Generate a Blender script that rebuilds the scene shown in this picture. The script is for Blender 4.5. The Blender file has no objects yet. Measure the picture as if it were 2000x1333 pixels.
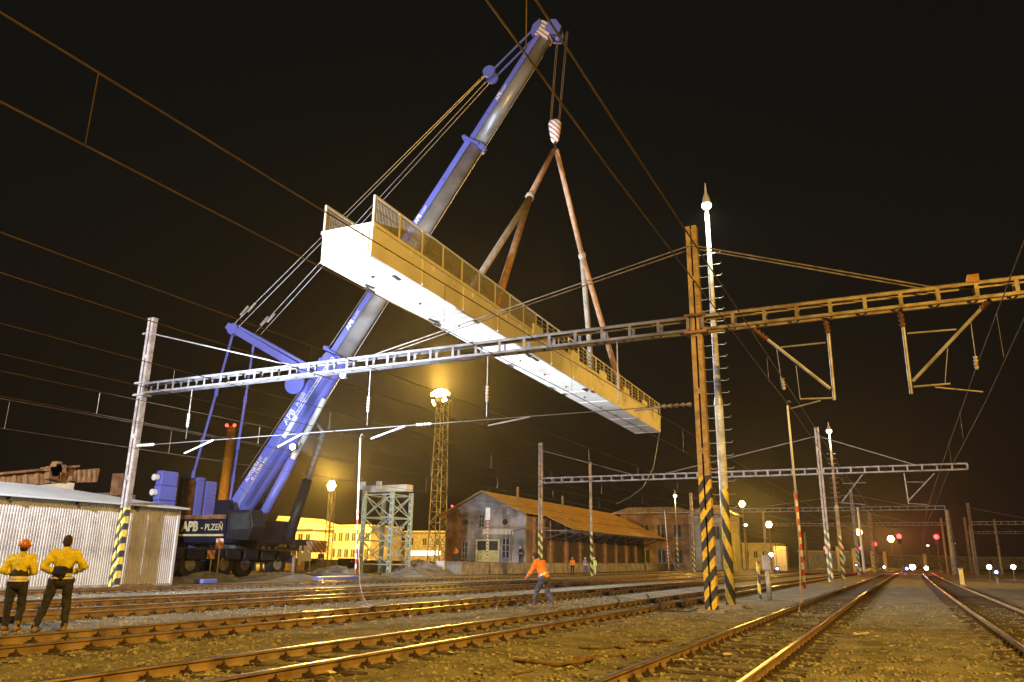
import bpy, bmesh, math, random
import numpy as np
from mathutils import Vector, Matrix
random.seed(7); rng = np.random.default_rng(7)
sc = bpy.context.scene
COL = sc.collection
R = math.radians
V = Vector

# ------------------------------------------------------------------ camera
# world frame: x = across the tracks (right positive), y = along the tracks, z up, ground z = 0
F_PX, PITCH, ROLL, YAW, CAM_H = 1500.0, R(15.85), R(0.8), R(26.163), 1.5
CAM = V((0, 0, CAM_H))
_h = V((-math.sin(YAW), math.cos(YAW), 0)); _r = V((math.cos(YAW), math.sin(YAW), 0)); _z = V((0, 0, 1))
FWD = _h * math.cos(PITCH) + _z * math.sin(PITCH)
_u = -_h * math.sin(PITCH) + _z * math.cos(PITCH)
CR = _r * math.cos(ROLL) + _u * math.sin(ROLL)
CU = -_r * math.sin(ROLL) + _u * math.cos(ROLL)
cam = bpy.data.objects.new('camera', bpy.data.cameras.new('camera'))
COL.objects.link(cam)
cam.matrix_world = Matrix(((CR.x, CU.x, -FWD.x, 0), (CR.y, CU.y, -FWD.y, 0), (CR.z, CU.z, -FWD.z, CAM_H), (0, 0, 0, 1)))
cam.data.sensor_width = 36; cam.data.lens = 36 * F_PX / 2000; cam.data.clip_end = 4000; cam.data.clip_start = 0.05
sc.camera = cam
def ray(x, y):
    return (FWD * F_PX + CR * (x - 1000) + CU * (666.5 - y)).normalized()
def G(x, y, z=0.0):                       # pixel -> point at height z
    d = ray(x, y); return CAM + d * ((z - CAM_H) / d.z)
def PX(x, y, X):                          # pixel -> point on the plane x = X
    d = ray(x, y); return CAM + d * (X / d.x)
def PY(x, y, Y):                          # pixel -> point on the plane y = Y
    d = ray(x, y); return CAM + d * (Y / d.y)

# ------------------------------------------------------------------ night sky, exposure
W = bpy.data.worlds.new('World'); sc.world = W; W.use_nodes = True
nt = W.node_tree; nt.nodes.clear()
wo = nt.nodes.new('ShaderNodeOutputWorld'); bg = nt.nodes.new('ShaderNodeBackground')
tc = nt.nodes.new('ShaderNodeTexCoord'); sx = nt.nodes.new('ShaderNodeSeparateXYZ'); rp = nt.nodes.new('ShaderNodeValToRGB')
nt.links.new(tc.outputs['Generated'], sx.inputs[0]); nt.links.new(sx.outputs['Z'], rp.inputs[0])
rp.color_ramp.elements[0].position = 0.0; rp.color_ramp.elements[0].color = (0.0090, 0.0060, 0.0040, 1)
rp.color_ramp.elements[1].position = 0.55; rp.color_ramp.elements[1].color = (0.0052, 0.0052, 0.0043, 1)
nt.links.new(rp.outputs[0], bg.inputs[0]); bg.inputs[1].default_value = 1.0
nt.links.new(bg.outputs[0], wo.inputs[0])
sc.view_settings.view_transform = 'Standard'; sc.view_settings.look = 'None'
sc.view_settings.exposure = 0.0; sc.view_settings.gamma = 1.0; sc.view_settings.use_curve_mapping = False
sc.cycles.use_denoising = True
sc.cycles.volume_bounces = 0; sc.cycles.max_bounces = 6; sc.cycles.diffuse_bounces = 3; sc.cycles.glossy_bounces = 3
sc.cycles.sample_clamp_indirect = 4.0; sc.cycles.sample_clamp_direct = 0.0
sc.cycles.use_light_tree = True

# ------------------------------------------------------------------ helpers
class MB:
    def __init__(s): s.v = []; s.f = []
    def add(s, vs, fs):
        o = len(s.v); s.v += [tuple(p) for p in vs]; s.f += [tuple(i + o for i in f) for f in fs]; return s
    def box(s, lo, hi):
        x0, y0, z0 = lo; x1, y1, z1 = hi
        return s.add([(x0,y0,z0),(x1,y0,z0),(x1,y1,z0),(x0,y1,z0),(x0,y0,z1),(x1,y0,z1),(x1,y1,z1),(x0,y1,z1)],
                     [(0,3,2,1),(4,5,6,7),(0,1,5,4),(1,2,6,5),(2,3,7,6),(3,0,4,7)])
    def cbox(s, c, d): return s.box((c[0]-d[0]/2, c[1]-d[1]/2, c[2]-d[2]/2), (c[0]+d[0]/2, c[1]+d[1]/2, c[2]+d[2]/2))
    def frame(s, p, q, up=None):
        p, q = V(p), V(q); d = (q - p).normalized(); up = V(up) if up else V((0, 0, 1))
        if abs(d.dot(up)) > .98: up = V((0, 1, 0)) if abs(d.y) < .9 else V((1, 0, 0))
        a = d.cross(up).normalized(); b = a.cross(d).normalized(); return p, q, d, a, b
    def bar(s, p, q, w, h=None, up=None):
        h = h or w; p, q, d, a, b = s.frame(p, q, up); vs = []
        for c in (p, q):
            for i, j in ((-1,-1),(1,-1),(1,1),(-1,1)): vs.append(c + a*(w/2*i) + b*(h/2*j))
        return s.add(vs, [(3,2,1,0),(4,5,6,7),(0,1,5,4),(1,2,6,5),(2,3,7,6),(3,0,4,7)])
    def tube(s, p, q, r1, r2=None, n=8, cap=True):
        r2 = r1 if r2 is None else r2; p, q, d, a, b = s.frame(p, q); vs = []
        for c, r in ((p, r1), (q, r2)):
            for k in range(n):
                t = 2*math.pi*k/n; vs.append(c + a*(r*math.cos(t)) + b*(r*math.sin(t)))
        fs = [(k, (k+1) % n, n+(k+1) % n, n+k) for k in range(n)]
        if cap: fs += [tuple(range(n-1, -1, -1)), tuple(range(n, 2*n))]
        return s.add(vs, fs)
    def path(s, pts, r, n=6):
        pts = [V(p) for p in pts]; vs = []; fs = []
        for i, p in enumerate(pts):
            d = (pts[min(i+1, len(pts)-1)] - pts[max(i-1, 0)])
            _, _, _, a, b = s.frame((0,0,0), d)
            for k in range(n):
                t = 2*math.pi*k/n; vs.append(p + a*(r*math.cos(t)) + b*(r*math.sin(t)))
            if i:
                o = (i-1)*n
                fs += [(o+k, o+(k+1) % n, o+n+(k+1) % n, o+n+k) for k in range(n)]
        fs += [tuple(range(n-1, -1, -1)), tuple(range(len(vs)-n, len(vs)))]
        return s.add(vs, fs)
    def ell(s, c, r, nu=12, nv=8, rot=None):
        c = V(c); r = (r, r, r) if not hasattr(r, '__len__') else r; vs = []; fs = []
        for j in range(nv+1):
            ph = math.pi*j/nv
            for i in range(nu):
                th = 2*math.pi*i/nu
                p = V((r[0]*math.sin(ph)*math.cos(th), r[1]*math.sin(ph)*math.sin(th), r[2]*math.cos(ph)))
                if rot: p = rot @ p
                vs.append(c + p)
        for j in range(nv):
            for i in range(nu): fs.append((j*nu+i, (j+1)*nu+i, (j+1)*nu+(i+1) % nu, j*nu+(i+1) % nu))
        return s.add(vs, fs)
    def capsule(s, p, q, r1, r2=None):
        r2 = r1 if r2 is None else r2
        s.tube(p, q, r1, r2, 12); s.ell(p, r1, 12, 8); s.ell(q, r2, 12, 8); return s
    def prism(s, poly, vec):               # planar polygon (3d points) swept along vec
        n = len(poly); vec = V(vec); a = [V(p) for p in poly]; vs = a + [p + vec for p in a]
        return s.add(vs, [tuple(range(n-1, -1, -1)), tuple(range(n, 2*n))] + [(k, (k+1) % n, n+(k+1) % n, n+k) for k in range(n)])
    def lathe(s, c, prof, n=12):           # profile [(r, z)] about a vertical axis at c
        c = V(c); vs = []; fs = []
        for r, z in prof:
            for k in range(n):
                t = 2*math.pi*k/n; vs.append(c + V((r*math.cos(t), r*math.sin(t), z)))
        for j in range(len(prof)-1):
            fs += [(j*n+k, j*n+(k+1) % n, (j+1)*n+(k+1) % n, (j+1)*n+k) for k in range(n)]
        fs += [tuple(range(n-1, -1, -1)), tuple(range(len(vs)-n, len(vs)))]
        return s.add(vs, fs)
    def build(s, name, mat, parent=None, smooth=False, bevel=0.0, kind=None, fix=True):
        o0 = world_loc(parent)
        me = bpy.data.meshes.new(name)
        me.from_pydata([(p[0]-o0.x, p[1]-o0.y, p[2]-o0.z) for p in s.v], [], s.f)
        if fix:
            bm = bmesh.new(); bm.from_mesh(me); bmesh.ops.recalc_face_normals(bm, faces=bm.faces); bm.to_mesh(me); bm.free()
        me.materials.append(mat)
        if smooth:
            for p in me.polygons: p.use_smooth = True
        o = bpy.data.objects.new(name, me); COL.objects.link(o); o.parent = parent
        if bevel:
            m = o.modifiers.new('bevel', 'BEVEL'); m.width = bevel; m.segments = 2; m.limit_method = 'ANGLE'
        if kind: o['kind'] = kind
        return o
def world_loc(o):
    v = V((0, 0, 0))
    while o is not None: v = v + o.location; o = o.parent
    return v
def tag(o, label, cat=None, group=None, kind=None):
    o['label'] = label
    if cat: o['category'] = cat
    if group: o['group'] = group
    if kind: o['kind'] = kind
    return o
def empty(name, loc, label=None, cat=None, group=None, kind=None):
    o = bpy.data.objects.new(name, None); COL.objects.link(o); o.location = loc; o.empty_display_size = .2
    if label: tag(o, label, cat, group, kind)
    elif kind: o['kind'] = kind
    return o
def link_copy(src, name, parent, loc, rot=None):
    c = src.copy(); c.name = name; COL.objects.link(c); c.parent = parent; c.location = loc
    if rot is not None: c.rotation_euler = rot
    return c

# ------------------------------------------------------------------ materials
def mat(name, c, rough=.7, metal=0., c2=None, scale=3., bump=0., bscale=None, detail=6., spec=.4, lo=.35, hi=.65, stretch=None):
    m = bpy.data.materials.new(name); m.use_nodes = True; n = m.node_tree; b = n.nodes['Principled BSDF']
    b.inputs['Roughness'].default_value = rough; b.inputs['Metallic'].default_value = metal
    b.inputs['Specular IOR Level'].default_value = spec
    c2 = c2 or tuple(x*.62 for x in c)
    t = n.nodes.new('ShaderNodeTexCoord'); nz = n.nodes.new('ShaderNodeTexNoise'); nz.inputs['Scale'].default_value = scale
    nz.inputs['Detail'].default_value = detail
    co = t.outputs['Object']
    if stretch:
        mp = n.nodes.new('ShaderNodeMapping'); mp.inputs['Scale'].default_value = stretch; n.links.new(co, mp.inputs[0]); co = mp.outputs[0]
    n.links.new(co, nz.inputs['Vector'])
    rm = n.nodes.new('ShaderNodeValToRGB'); rm.color_ramp.elements[0].position = lo; rm.color_ramp.elements[1].position = hi
    rm.color_ramp.elements[0].color = (*c2, 1); rm.color_ramp.elements[1].color = (*c, 1)
    n.links.new(nz.outputs['Fac'], rm.inputs[0]); n.links.new(rm.outputs[0], b.inputs['Base Color'])
    if bump:
        n2 = n.nodes.new('ShaderNodeTexNoise'); n2.inputs['Scale'].default_value = bscale or scale*8; n2.inputs['Detail'].default_value = 5
        n.links.new(co, n2.inputs['Vector'])
        bp = n.nodes.new('ShaderNodeBump'); bp.inputs['Strength'].default_value = bump; bp.inputs['Distance'].default_value = .03
        n.links.new(n2.outputs['Fac'], bp.inputs['Height']); n.links.new(bp.outputs[0], b.inputs['Normal'])
    return m
def emit(name, c, s):
    m = bpy.data.materials.new(name); m.use_nodes = True; n = m.node_tree; b = n.nodes['Principled BSDF']
    b.inputs['Base Color'].default_value = (.8, .8, .8, 1); b.inputs['Emission Color'].default_value = (*c, 1); b.inputs['Emission Strength'].default_value = s
    return m
def stripes(name, ca, cb, period, slope, duty=.5, zmin=None, zmax=None, cbase=None, axis_x=True, rough=.5):
    """two paints in slanting bands on a pole; outside zmin..zmax the plain coat cbase"""
    m = bpy.data.materials.new(name); m.use_nodes = True; n = m.node_tree; b = n.nodes['Principled BSDF']; L = n.links
    b.inputs['Roughness'].default_value = rough
    t = n.nodes.new('ShaderNodeTexCoord'); s = n.nodes.new('ShaderNodeSeparateXYZ'); L.new(t.outputs['Object'], s.inputs[0])
    def mth(op, a, bb=None, cc=None):
        q = n.nodes.new('ShaderNodeMath'); q.operation = op
        for i, v in enumerate((a, bb, cc)):
            if v is None: continue
            if isinstance(v, (int, float)): q.inputs[i].default_value = v
            else: L.new(v, q.inputs[i])
        return q.outputs[0]
    sl = mth('MULTIPLY', s.outputs['X'], slope)
    u = mth('FRACT', mth('DIVIDE', mth('ADD', s.outputs['Z'], sl), period))
    fac = mth('LESS_THAN', u, duty)
    mx = n.nodes.new('ShaderNodeMix'); mx.data_type = 'RGBA'; L.new(fac, mx.inputs[0]); mx.inputs[6].default_value = (*cb, 1); mx.inputs[7].default_value = (*ca, 1)
    out = mx.outputs[2]
    if cbase:
        nz = n.nodes.new('ShaderNodeTexNoise'); nz.inputs['Scale'].default_value = 2.2; nz.inputs['Detail'].default_value = 8; L.new(t.outputs['Object'], nz.inputs['Vector'])
        rm = n.nodes.new('ShaderNodeValToRGB'); rm.color_ramp.elements[0].color = (*[x*.55 for x in cbase], 1); rm.color_ramp.elements[1].color = (*cbase, 1)
        rm.color_ramp.elements[0].position = .35; rm.color_ramp.elements[1].position = .6
        L.new(nz.outputs['Fac'], rm.inputs[0])
        ins = mth('MULTIPLY', mth('GREATER_THAN', s.outputs['Z'], zmin), mth('LESS_THAN', s.outputs['Z'], zmax))
        m2 = n.nodes.new('ShaderNodeMix'); m2.data_type = 'RGBA'; L.new(ins, m2.inputs[0]); L.new(rm.outputs[0], m2.inputs[6]); L.new(out, m2.inputs[7]); out = m2.outputs[2]
    nz2 = n.nodes.new('ShaderNodeTexNoise'); nz2.inputs['Scale'].default_value = 9; L.new(t.outputs['Object'], nz2.inputs['Vector'])
    r2 = n.nodes.new('ShaderNodeMapRange'); r2.inputs[1].default_value = .3; r2.inputs[2].default_value = .6; r2.inputs[3].default_value = .62; r2.inputs[4].default_value = 1
    L.new(nz2.outputs['Fac'], r2.inputs[0])
    m3 = n.nodes.new('ShaderNodeMix'); m3.data_type = 'RGBA'; m3.blend_type = 'MULTIPLY'; m3.inputs[0].default_value = 1; L.new(out, m3.inputs[6]); L.new(r2.outputs[0], m3.inputs[7])
    L.new(m3.outputs[2], b.inputs['Base Color'])
    return m
M = {}
M['gravel'] = mat('gravel', (.225,.20,.138), .95, 0, (.105,.092,.06), 1.1, 1.0, 42, detail=12)
M['stone'] = mat('stone', (.33,.30,.21), .9, 0, (.14,.125,.085), 2.3, .4, 20)
M['mound'] = mat('mound', (.30,.28,.25), .95, 0, (.15,.135,.12), 1.4, .8, 14)
M['sleeper'] = mat('sleeper', (.085,.062,.045), .85, 0, (.04,.03,.024), 6, .5, 30, stretch=(1,6,1))
M['iron'] = mat('iron', (.07,.045,.03), .7, .3, (.03,.02,.015), 12, .4)
M['wire'] = mat('wire', (.125,.085,.05), .5, .5, (.075,.05,.028), 3)
M['wire_steel'] = mat('wire_steel', (.24,.23,.225), .4, .7, (.25,.24,.23), 3)
M['galv'] = mat('galvanised', (.40,.385,.38), .5, .35, (.24,.215,.20), 2.5, .15, 30)
M['galv_truss'] = mat('galvanised_truss', (.20,.19,.195), .55, .3, (.11,.10,.10), 2.5, .2, 30)
M['galv_dark'] = mat('unlit_mast_steel', (.11,.10,.105), .65, .3, (.06,.055,.055), 2.5, .2, 24)  # steel colour darkened so lattice masts look unlit by their own lamps
M['galv_dull'] = mat('galvanised_dull', (.30,.26,.23), .6, .3, (.15,.11,.085), 3, .2, 24)
M['rust'] = mat('rusty_steel', (.33,.17,.07), .75, .1, (.12,.055,.025), 2.2, .4, 18)
M['porcelain'] = mat('porcelain', (.62,.60,.58), .2, 0, (.42,.38,.34), 5)
M['porcelain_brown'] = mat('brown_porcelain', (.20,.09,.05), .2, 0, (.12,.05,.03), 5)
M['blue'] = mat('crane_blue', (.145,.17,.64), .42, 0, (.105,.125,.48), .55, .12, 9, spec=.45, detail=10, lo=.25, hi=.6)
M['boom_grey'] = mat('boom_grey', (.30,.29,.29), .36, .3, (.17,.16,.155), .6, .12, 9, spec=.5, detail=10, lo=.3, hi=.6)
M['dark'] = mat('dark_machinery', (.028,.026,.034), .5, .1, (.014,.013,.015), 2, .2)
M['dark_blue'] = mat('shaded_blue_paint', (.014,.015,.034), .45, 0, (.008,.008,.018), 1.5, .1)  # dark blue paint, deepened to stand in for shade on the lower crane
M['tyre'] = mat('rubber', (.022,.021,.02), .85, 0, (.012,.012,.012), 5, .3)
M['white'] = mat('white_paint', (.82,.82,.80), .5, 0, (.70,.69,.66), 2)
M['deck'] = mat('bridge_paint', (.76,.72,.65), .5, 0, (.52,.46,.38), .7, .15, 5, detail=11, lo=.26, hi=.52, stretch=(1, .55, .4))
M['mesh'] = mat('parapet_mesh', (.34,.32,.27), .6, .2, (.24,.22,.18), 3)
M['plank'] = mat('timber', (.34,.22,.11), .8, 0, (.20,.12,.06), 3, .3, 25, stretch=(1,8,1))
M['sling'] = mat('textile_sling', (.42,.25,.15), .85, 0, (.26,.15,.09), 2.5, .3, 40)
M['sling_grey'] = mat('textile_sling_grey', (.42,.38,.32), .85, 0, (.26,.23,.19), 2.5, .3, 40)
M['shed_wall'] = mat('shed_sheet', (.56,.54,.53), .42, .25, (.36,.33,.31), .9, .15, 8, detail=9, lo=.28, hi=.5)
M['shed_roof'] = mat('shed_roof', (.66,.69,.71), .4, .2, (.56,.58,.6), .8)
M['concrete'] = mat('concrete', (.36,.32,.27), .9, 0, (.20,.17,.14), 1.6, .5, 20)
M['plaster'] = mat('plaster', (.62,.56,.42), .9, 0, (.44,.38,.28), .9, .2, 10)
M['roof_tin'] = mat('rusty_tin_roof', (.55,.34,.13), .65, .1, (.33,.17,.065), 1.0, .3, 6, stretch=(6,.35,1))
M['roof_dark'] = mat('dark_roof', (.13,.09,.06), .8, 0, (.07,.05,.04), 2, .3)
M['timber_dark'] = mat('dark_timber', (.09,.06,.04), .85, 0, (.045,.03,.02), 2, .4, 20)
M['glass'] = mat('window_glass', (.05,.06,.07), .12, 0, (.03,.035,.04), 2, spec=.6)
M['door_yellow'] = mat('door_yellow', (.62,.56,.22), .6, 0, (.45,.40,.15), 3)
M['green_steel'] = mat('green_steel', (.42,.60,.54), .55, .1, (.40,.37,.32), 2.6, .2)
M['brick_red'] = mat('brick_red', (.34,.20,.11), .9, 0, (.18,.10,.055), 2.2, .3)
M['skin'] = mat('skin', (.48,.27,.18), .55, 0, (.42,.22,.15), 8)
M['hair'] = mat('hair', (.035,.022,.015), .7, 0, (.02,.013,.01), 30, .4)
M['hivis_yellow'] = mat('hivis_yellow', (.66,.55,.03), .7, 0, (.46,.36,.02), 5, .5, 14)
M['hivis_orange'] = mat('hivis_orange', (.85,.26,.03), .7, 0, (.66,.18,.02), 5, .5, 14)
M['hivis_green'] = mat('hivis_green', (.50,.66,.16), .7, 0, (.38,.50,.1), 5, .4, 14)
M['cloth_dark'] = mat('cloth_dark', (.030,.028,.032), .9, 0, (.018,.016,.018), 6, .5, 16)
M['cloth_navy'] = mat('cloth_navy', (.10,.11,.21), .9, 0, (.06,.065,.13), 6, .5, 16)
M['cloth_grey'] = mat('cloth_grey', (.22,.22,.25), .9, 0, (.14,.14,.16), 6, .4, 16)
M['boot'] = mat('boot', (.30,.17,.06), .7, 0, (.16,.09,.035), 9, .3)
M['boot_dark'] = mat('boot_dark', (.03,.025,.02), .6, 0, None, 9, .3)
M['reflect'] = mat('reflective_band', (.72,.66,.52), .4, .2, (.58,.52,.4), 6)
M['helmet_orange'] = mat('helmet_orange', (.62,.20,.05), .35, 0, (.5,.15,.04), 4)
M['helmet_white'] = mat('helmet_white', (.7,.7,.68), .35, 0, None, 4)
M['bag_black'] = mat('black_bag', (.016,.016,.018), .8, 0, None, 6, .4)
M['bark'] = mat('dry_wood', (.20,.115,.05), .9, 0, (.09,.05,.025), 9, .6, 30)
M['paper'] = mat('paper_scrap', (.62,.58,.48), .8, 0, (.45,.4,.3), 6)
M['tarp_blue'] = mat('blue_sheet', (.16,.20,.60), .5, 0, (.12,.15,.45), 3, .3)
M['yellow_box'] = mat('yellow_cabinet', (.72,.50,.12), .6, 0, (.6,.4,.09), 2)
M['ivory'] = mat('ivory_cabinet', (.66,.56,.34), .6, 0, (.5,.42,.25), 2)
M['foliage'] = mat('foliage', (.07,.075,.03), .9, 0, (.03,.03,.015), 1.5)
M['red_white'] = stripes('red_white_bands', (.72,.06,.04), (.78,.76,.72), .36, 0.0, .5)
M['yb_pole'] = stripes('pole_stripes', (.80,.56,.045), (.05,.05,.055), .60, -1.35, .5, .05, 4.2, (.42,.285,.11))
M['yb_pole_left'] = stripes('pole_stripes_pale', (.80,.62,.12), (.06,.06,.065), .62, -1.3, .52, .05, 3.6, (.40,.35,.33))
M['yb_lamp'] = stripes('lamp_stripes', (.80,.62,.10), (.07,.07,.085), .95, 2.4, .5, .05, 4.0, (.62,.60,.57))
M['yb_far'] = stripes('pole_stripes_far', (.66,.52,.12), (.06,.06,.065), .8, 1.3, .5, .05, 4.2, (.36,.24,.15))
M['chevron'] = stripes('striped_board', (.62,.16,.07), (.70,.62,.50), .55, 1.0, .5)
M['hook_stripes'] = stripes('hook_block_stripes', (.34,.05,.05), (.80,.78,.76), .42, 1.0, .3)
SOD = (1.0, .60, .20); SODL = (1.0, .56, .08); WHT = (.86, .92, 1.0)
M['e_sodium'] = emit('sodium_lamp', (1.0,.76,.40), 14)
M['e_sodium_far'] = emit('sodium_lamp_far', (1.0,.70,.26), 11)
M['e_white'] = emit('white_lamp', (.95,1,.95), 60)
M['e_green'] = emit('mercury_lamp', (.80,1,.55), 9)
M['e_red'] = emit('red_signal', (1,.018,.03), 7)
M['e_red_dim'] = emit('red_beacon', (1,.02,.05), 3.5)
M['e_blue'] = emit('blue_signal', (.25,.28,1), 25)
M['e_shop'] = emit('lit_panes', (1,.93,.72), 4)
M['e_box'] = emit('lit_box', (1,.62,.20), .9)

def rail_mat():
    m = mat('rail_steel', (.29,.20,.105), .6, .15, (.15,.095,.05), 3, .2, 30)
    n = m.node_tree; b = n.nodes['Principled BSDF']; L = n.links
    g = n.nodes.new('ShaderNodeNewGeometry'); s = n.nodes.new('ShaderNodeSeparateXYZ'); L.new(g.outputs['Position'], s.inputs[0])
    s2 = n.nodes.new('ShaderNodeSeparateXYZ'); L.new(g.outputs['True Normal'], s2.inputs[0])
    a = n.nodes.new('ShaderNodeMath'); a.operation = 'GREATER_THAN'; a.inputs[1].default_value = .75; L.new(s2.outputs['Z'], a.inputs[0])
    c = n.nodes.new('ShaderNodeMath'); c.operation = 'GREATER_THAN'; c.inputs[1].default_value = .144; L.new(s.outputs['Z'], c.inputs[0])
    d = n.nodes.new('ShaderNodeMath'); d.operation = 'MULTIPLY'; L.new(a.outputs[0], d.inputs[0]); L.new(c.outputs[0], d.inputs[1])
    L.new(d.outputs[0], b.inputs['Metallic'])
    src = b.inputs['Base Color'].links[0].from_socket
    mx = n.nodes.new('ShaderNodeMix'); mx.data_type = 'RGBA'; L.new(d.outputs[0], mx.inputs[0]); L.new(src, mx.inputs[6]); mx.inputs[7].default_value = (.55,.50,.45,1)
    L.new(mx.outputs[2], b.inputs['Base Color'])
    r = n.nodes.new('ShaderNodeMapRange'); r.inputs[3].default_value = .65; r.inputs[4].default_value = .30; L.new(d.outputs[0], r.inputs[0]); L.new(r.outputs[0], b.inputs['Roughness'])
    return m
M['rail'] = rail_mat()
def brick_mat(name, a, b_, mortar, scale=1.0):
    m = bpy.data.materials.new(name); m.use_nodes = True; n = m.node_tree; p = n.nodes['Principled BSDF']; L = n.links
    p.inputs['Roughness'].default_value = .9
    t = n.nodes.new('ShaderNodeTexCoord'); s = n.nodes.new('ShaderNodeSeparateXYZ'); L.new(t.outputs['Object'], s.inputs[0])
    ad = n.nodes.new('ShaderNodeMath'); ad.operation = 'ADD'; L.new(s.outputs['X'], ad.inputs[0]); L.new(s.outputs['Y'], ad.inputs[1])
    cb = n.nodes.new('ShaderNodeCombineXYZ'); L.new(ad.outputs[0], cb.inputs[0]); L.new(s.outputs['Z'], cb.inputs[1])
    bt = n.nodes.new('ShaderNodeTexBrick'); bt.inputs['Scale'].default_value = scale; L.new(cb.outputs[0], bt.inputs['Vector'])
    bt.inputs['Color1'].default_value = (*a, 1); bt.inputs['Color2'].default_value = (*b_, 1); bt.inputs['Mortar'].default_value = (*mortar, 1)
    bt.inputs['Brick Width'].default_value = .3; bt.inputs['Row Height'].default_value = .1; bt.inputs['Mortar Size'].default_value = .012
    nz = n.nodes.new('ShaderNodeTexNoise'); nz.inputs['Scale'].default_value = .45; nz.inputs['Detail'].default_value = 8; L.new(t.outputs['Object'], nz.inputs['Vector'])
    r = n.nodes.new('ShaderNodeMapRange'); r.inputs[1].default_value = .35; r.inputs[2].default_value = .65; r.inputs[3].default_value = .35; r.inputs[4].default_value = 1.1
    L.new(nz.outputs['Fac'], r.inputs[0])
    mx = n.nodes.new('ShaderNodeMix'); mx.data_type = 'RGBA'; mx.blend_type = 'MULTIPLY'; mx.inputs[0].default_value = 1; L.new(bt.outputs[0], mx.inputs[6]); L.new(r.outputs[0], mx.inputs[7])
    L.new(mx.outputs[2], p.inputs['Base Color'])
    bp = n.nodes.new('ShaderNodeBump'); bp.inputs['Strength'].default_value = .5; bp.inputs['Distance'].default_value = .02; L.new(bt.outputs['Fac'], bp.inputs['Height']); bp.invert = True
    L.new(bp.outputs[0], p.inputs['Normal'])
    return m
M['brick'] = brick_mat('brickwork', (.30,.15,.075), (.22,.105,.055), (.22,.18,.14))
M['brick_grey'] = brick_mat('grey_brickwork', (.40,.36,.34), (.31,.28,.27), (.36,.33,.31))

def text_mesh(txt, name, m, parent, origin, xdir, ydir, height, depth=.02, shear=0., bold=.0, offset=.012, align='LEFT'):
    cu = bpy.data.curves.new(name, 'FONT'); cu.body = txt; cu.size = 1.0; cu.extrude = 0.0; cu.shear = shear; cu.offset = bold; cu.align_x = align; cu.resolution_u = 3
    ob = bpy.data.objects.new('tmp', cu); COL.objects.link(ob)
    dg = bpy.context.evaluated_depsgraph_get(); dg.update()
    me = bpy.data.meshes.new_from_object(ob.evaluated_get(dg)); bpy.data.objects.remove(ob); bpy.data.curves.remove(cu)
    xd, yd = V(xdir).normalized(), V(ydir).normalized(); nd = xd.cross(yd); k = height/.72; o0 = world_loc(parent)
    for v in me.vertices:
        x, y = v.co.x*k, v.co.y*k
        v.co = V(origin) + xd*x + yd*y + nd*offset - o0
    me.materials.clear(); me.materials.append(m)
    o = bpy.data.objects.new(name, me); COL.objects.link(o); o.parent = parent
    return o

# ------------------------------------------------------------------ lamps
def point_light(name, loc, color, power, radius=.15, parent=None):
    l = bpy.data.lights.new(name, 'POINT'); l.color = color; l.energy = power; l.shadow_soft_size = radius
    o = bpy.data.objects.new(name, l); COL.objects.link(o); o.location = V(loc) - world_loc(parent); o.parent = parent; return o
def spot_light(name, loc, target, color, power, angle, blend=.5, radius=.2, parent=None):
    l = bpy.data.lights.new(name, 'SPOT'); l.color = color; l.energy = power; l.spot_size = R(angle); l.spot_blend = blend; l.shadow_soft_size = radius
    o = bpy.data.objects.new(name, l); COL.objects.link(o); o.parent = parent; o.location = V(loc) - world_loc(parent)
    o.rotation_euler = (V(target)-V(loc)).to_track_quat('-Z', 'Y').to_euler(); return o

def lattice_mast(parent, x, y, z0, z1, w0, w1, step, m, leg=.07, name='lattice'):
    """four-legged lattice mast: legs are parts, the lacing of each panel one part"""
    def c(z, i):
        k = (z-z0)/(z1-z0); w = (w0 + (w1-w0)*k)/2
        return V((x + w*(-1, 1, 1, -1)[i], y + w*(-1, -1, 1, 1)[i], z))
    for i in range(4): MB().bar(c(z0, i), c(z1, i), leg).build('leg', m, parent)
    n = max(1, int((z1-z0)/step)); h = (z1-z0)/n
    for k in range(n):
        a, b = z0+k*h, z0+(k+1)*h; mb = MB()
        for i in range(4):
            j = (i+1) % 4
            mb.bar(c(a, i), c(b, j), leg*.55) if k % 2 == 0 else mb.bar(c(a, j), c(b, i), leg*.55)
            mb.bar(c(b, i), c(b, j), leg*.5)
        mb.build('lacing', m, parent)

def flood_mast(x, y, h, label, color, power, target=None, angle=150, m_e='e_sodium', heads=4, lattice=False, spot=True, pole_r=.16, group=None):
    t = empty('floodlight_mast', (x, y, 0), label, 'light mast', group)
    if lattice: lattice_mast(t, x, y, 0, h-.6, 2.3, 1.5, 2.0, M['galv_dull'], .13)
    else: MB().tube((x, y, 0), (x, y, h-.3), pole_r, pole_r*.6, 10).build('mast', M['galv_dull'], t, True)
    MB().cbox((x, y, h-.4), (2.4, .2, .2)).build('crossarm', M['galv_dull'], t)
    tv = (V(target) - V((x, y, h))).normalized() if target else V((0, 0, -1))
    for k in range(heads):
        px = x - 1.05 + 2.1*k/max(1, heads-1)
        hd = MB(); hd.bar(V((px, y, h)) - tv*.2, V((px, y, h)) + tv*.15, .46, .40); ho = hd.build('lamp_head', M['dark'], t)
        MB().bar(V((px, y, h)) + tv*.155, V((px, y, h)) + tv*.19, .40, .34).build('lamp_lens', M[m_e], ho)
    c = V((x, y, h)) + tv*.6
    if spot: spot_light('flood_beam', c, target, color, power, angle, .35, .35, t)
    else: point_light('flood_beam', c, color, power, .4, t)
    return t

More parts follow.
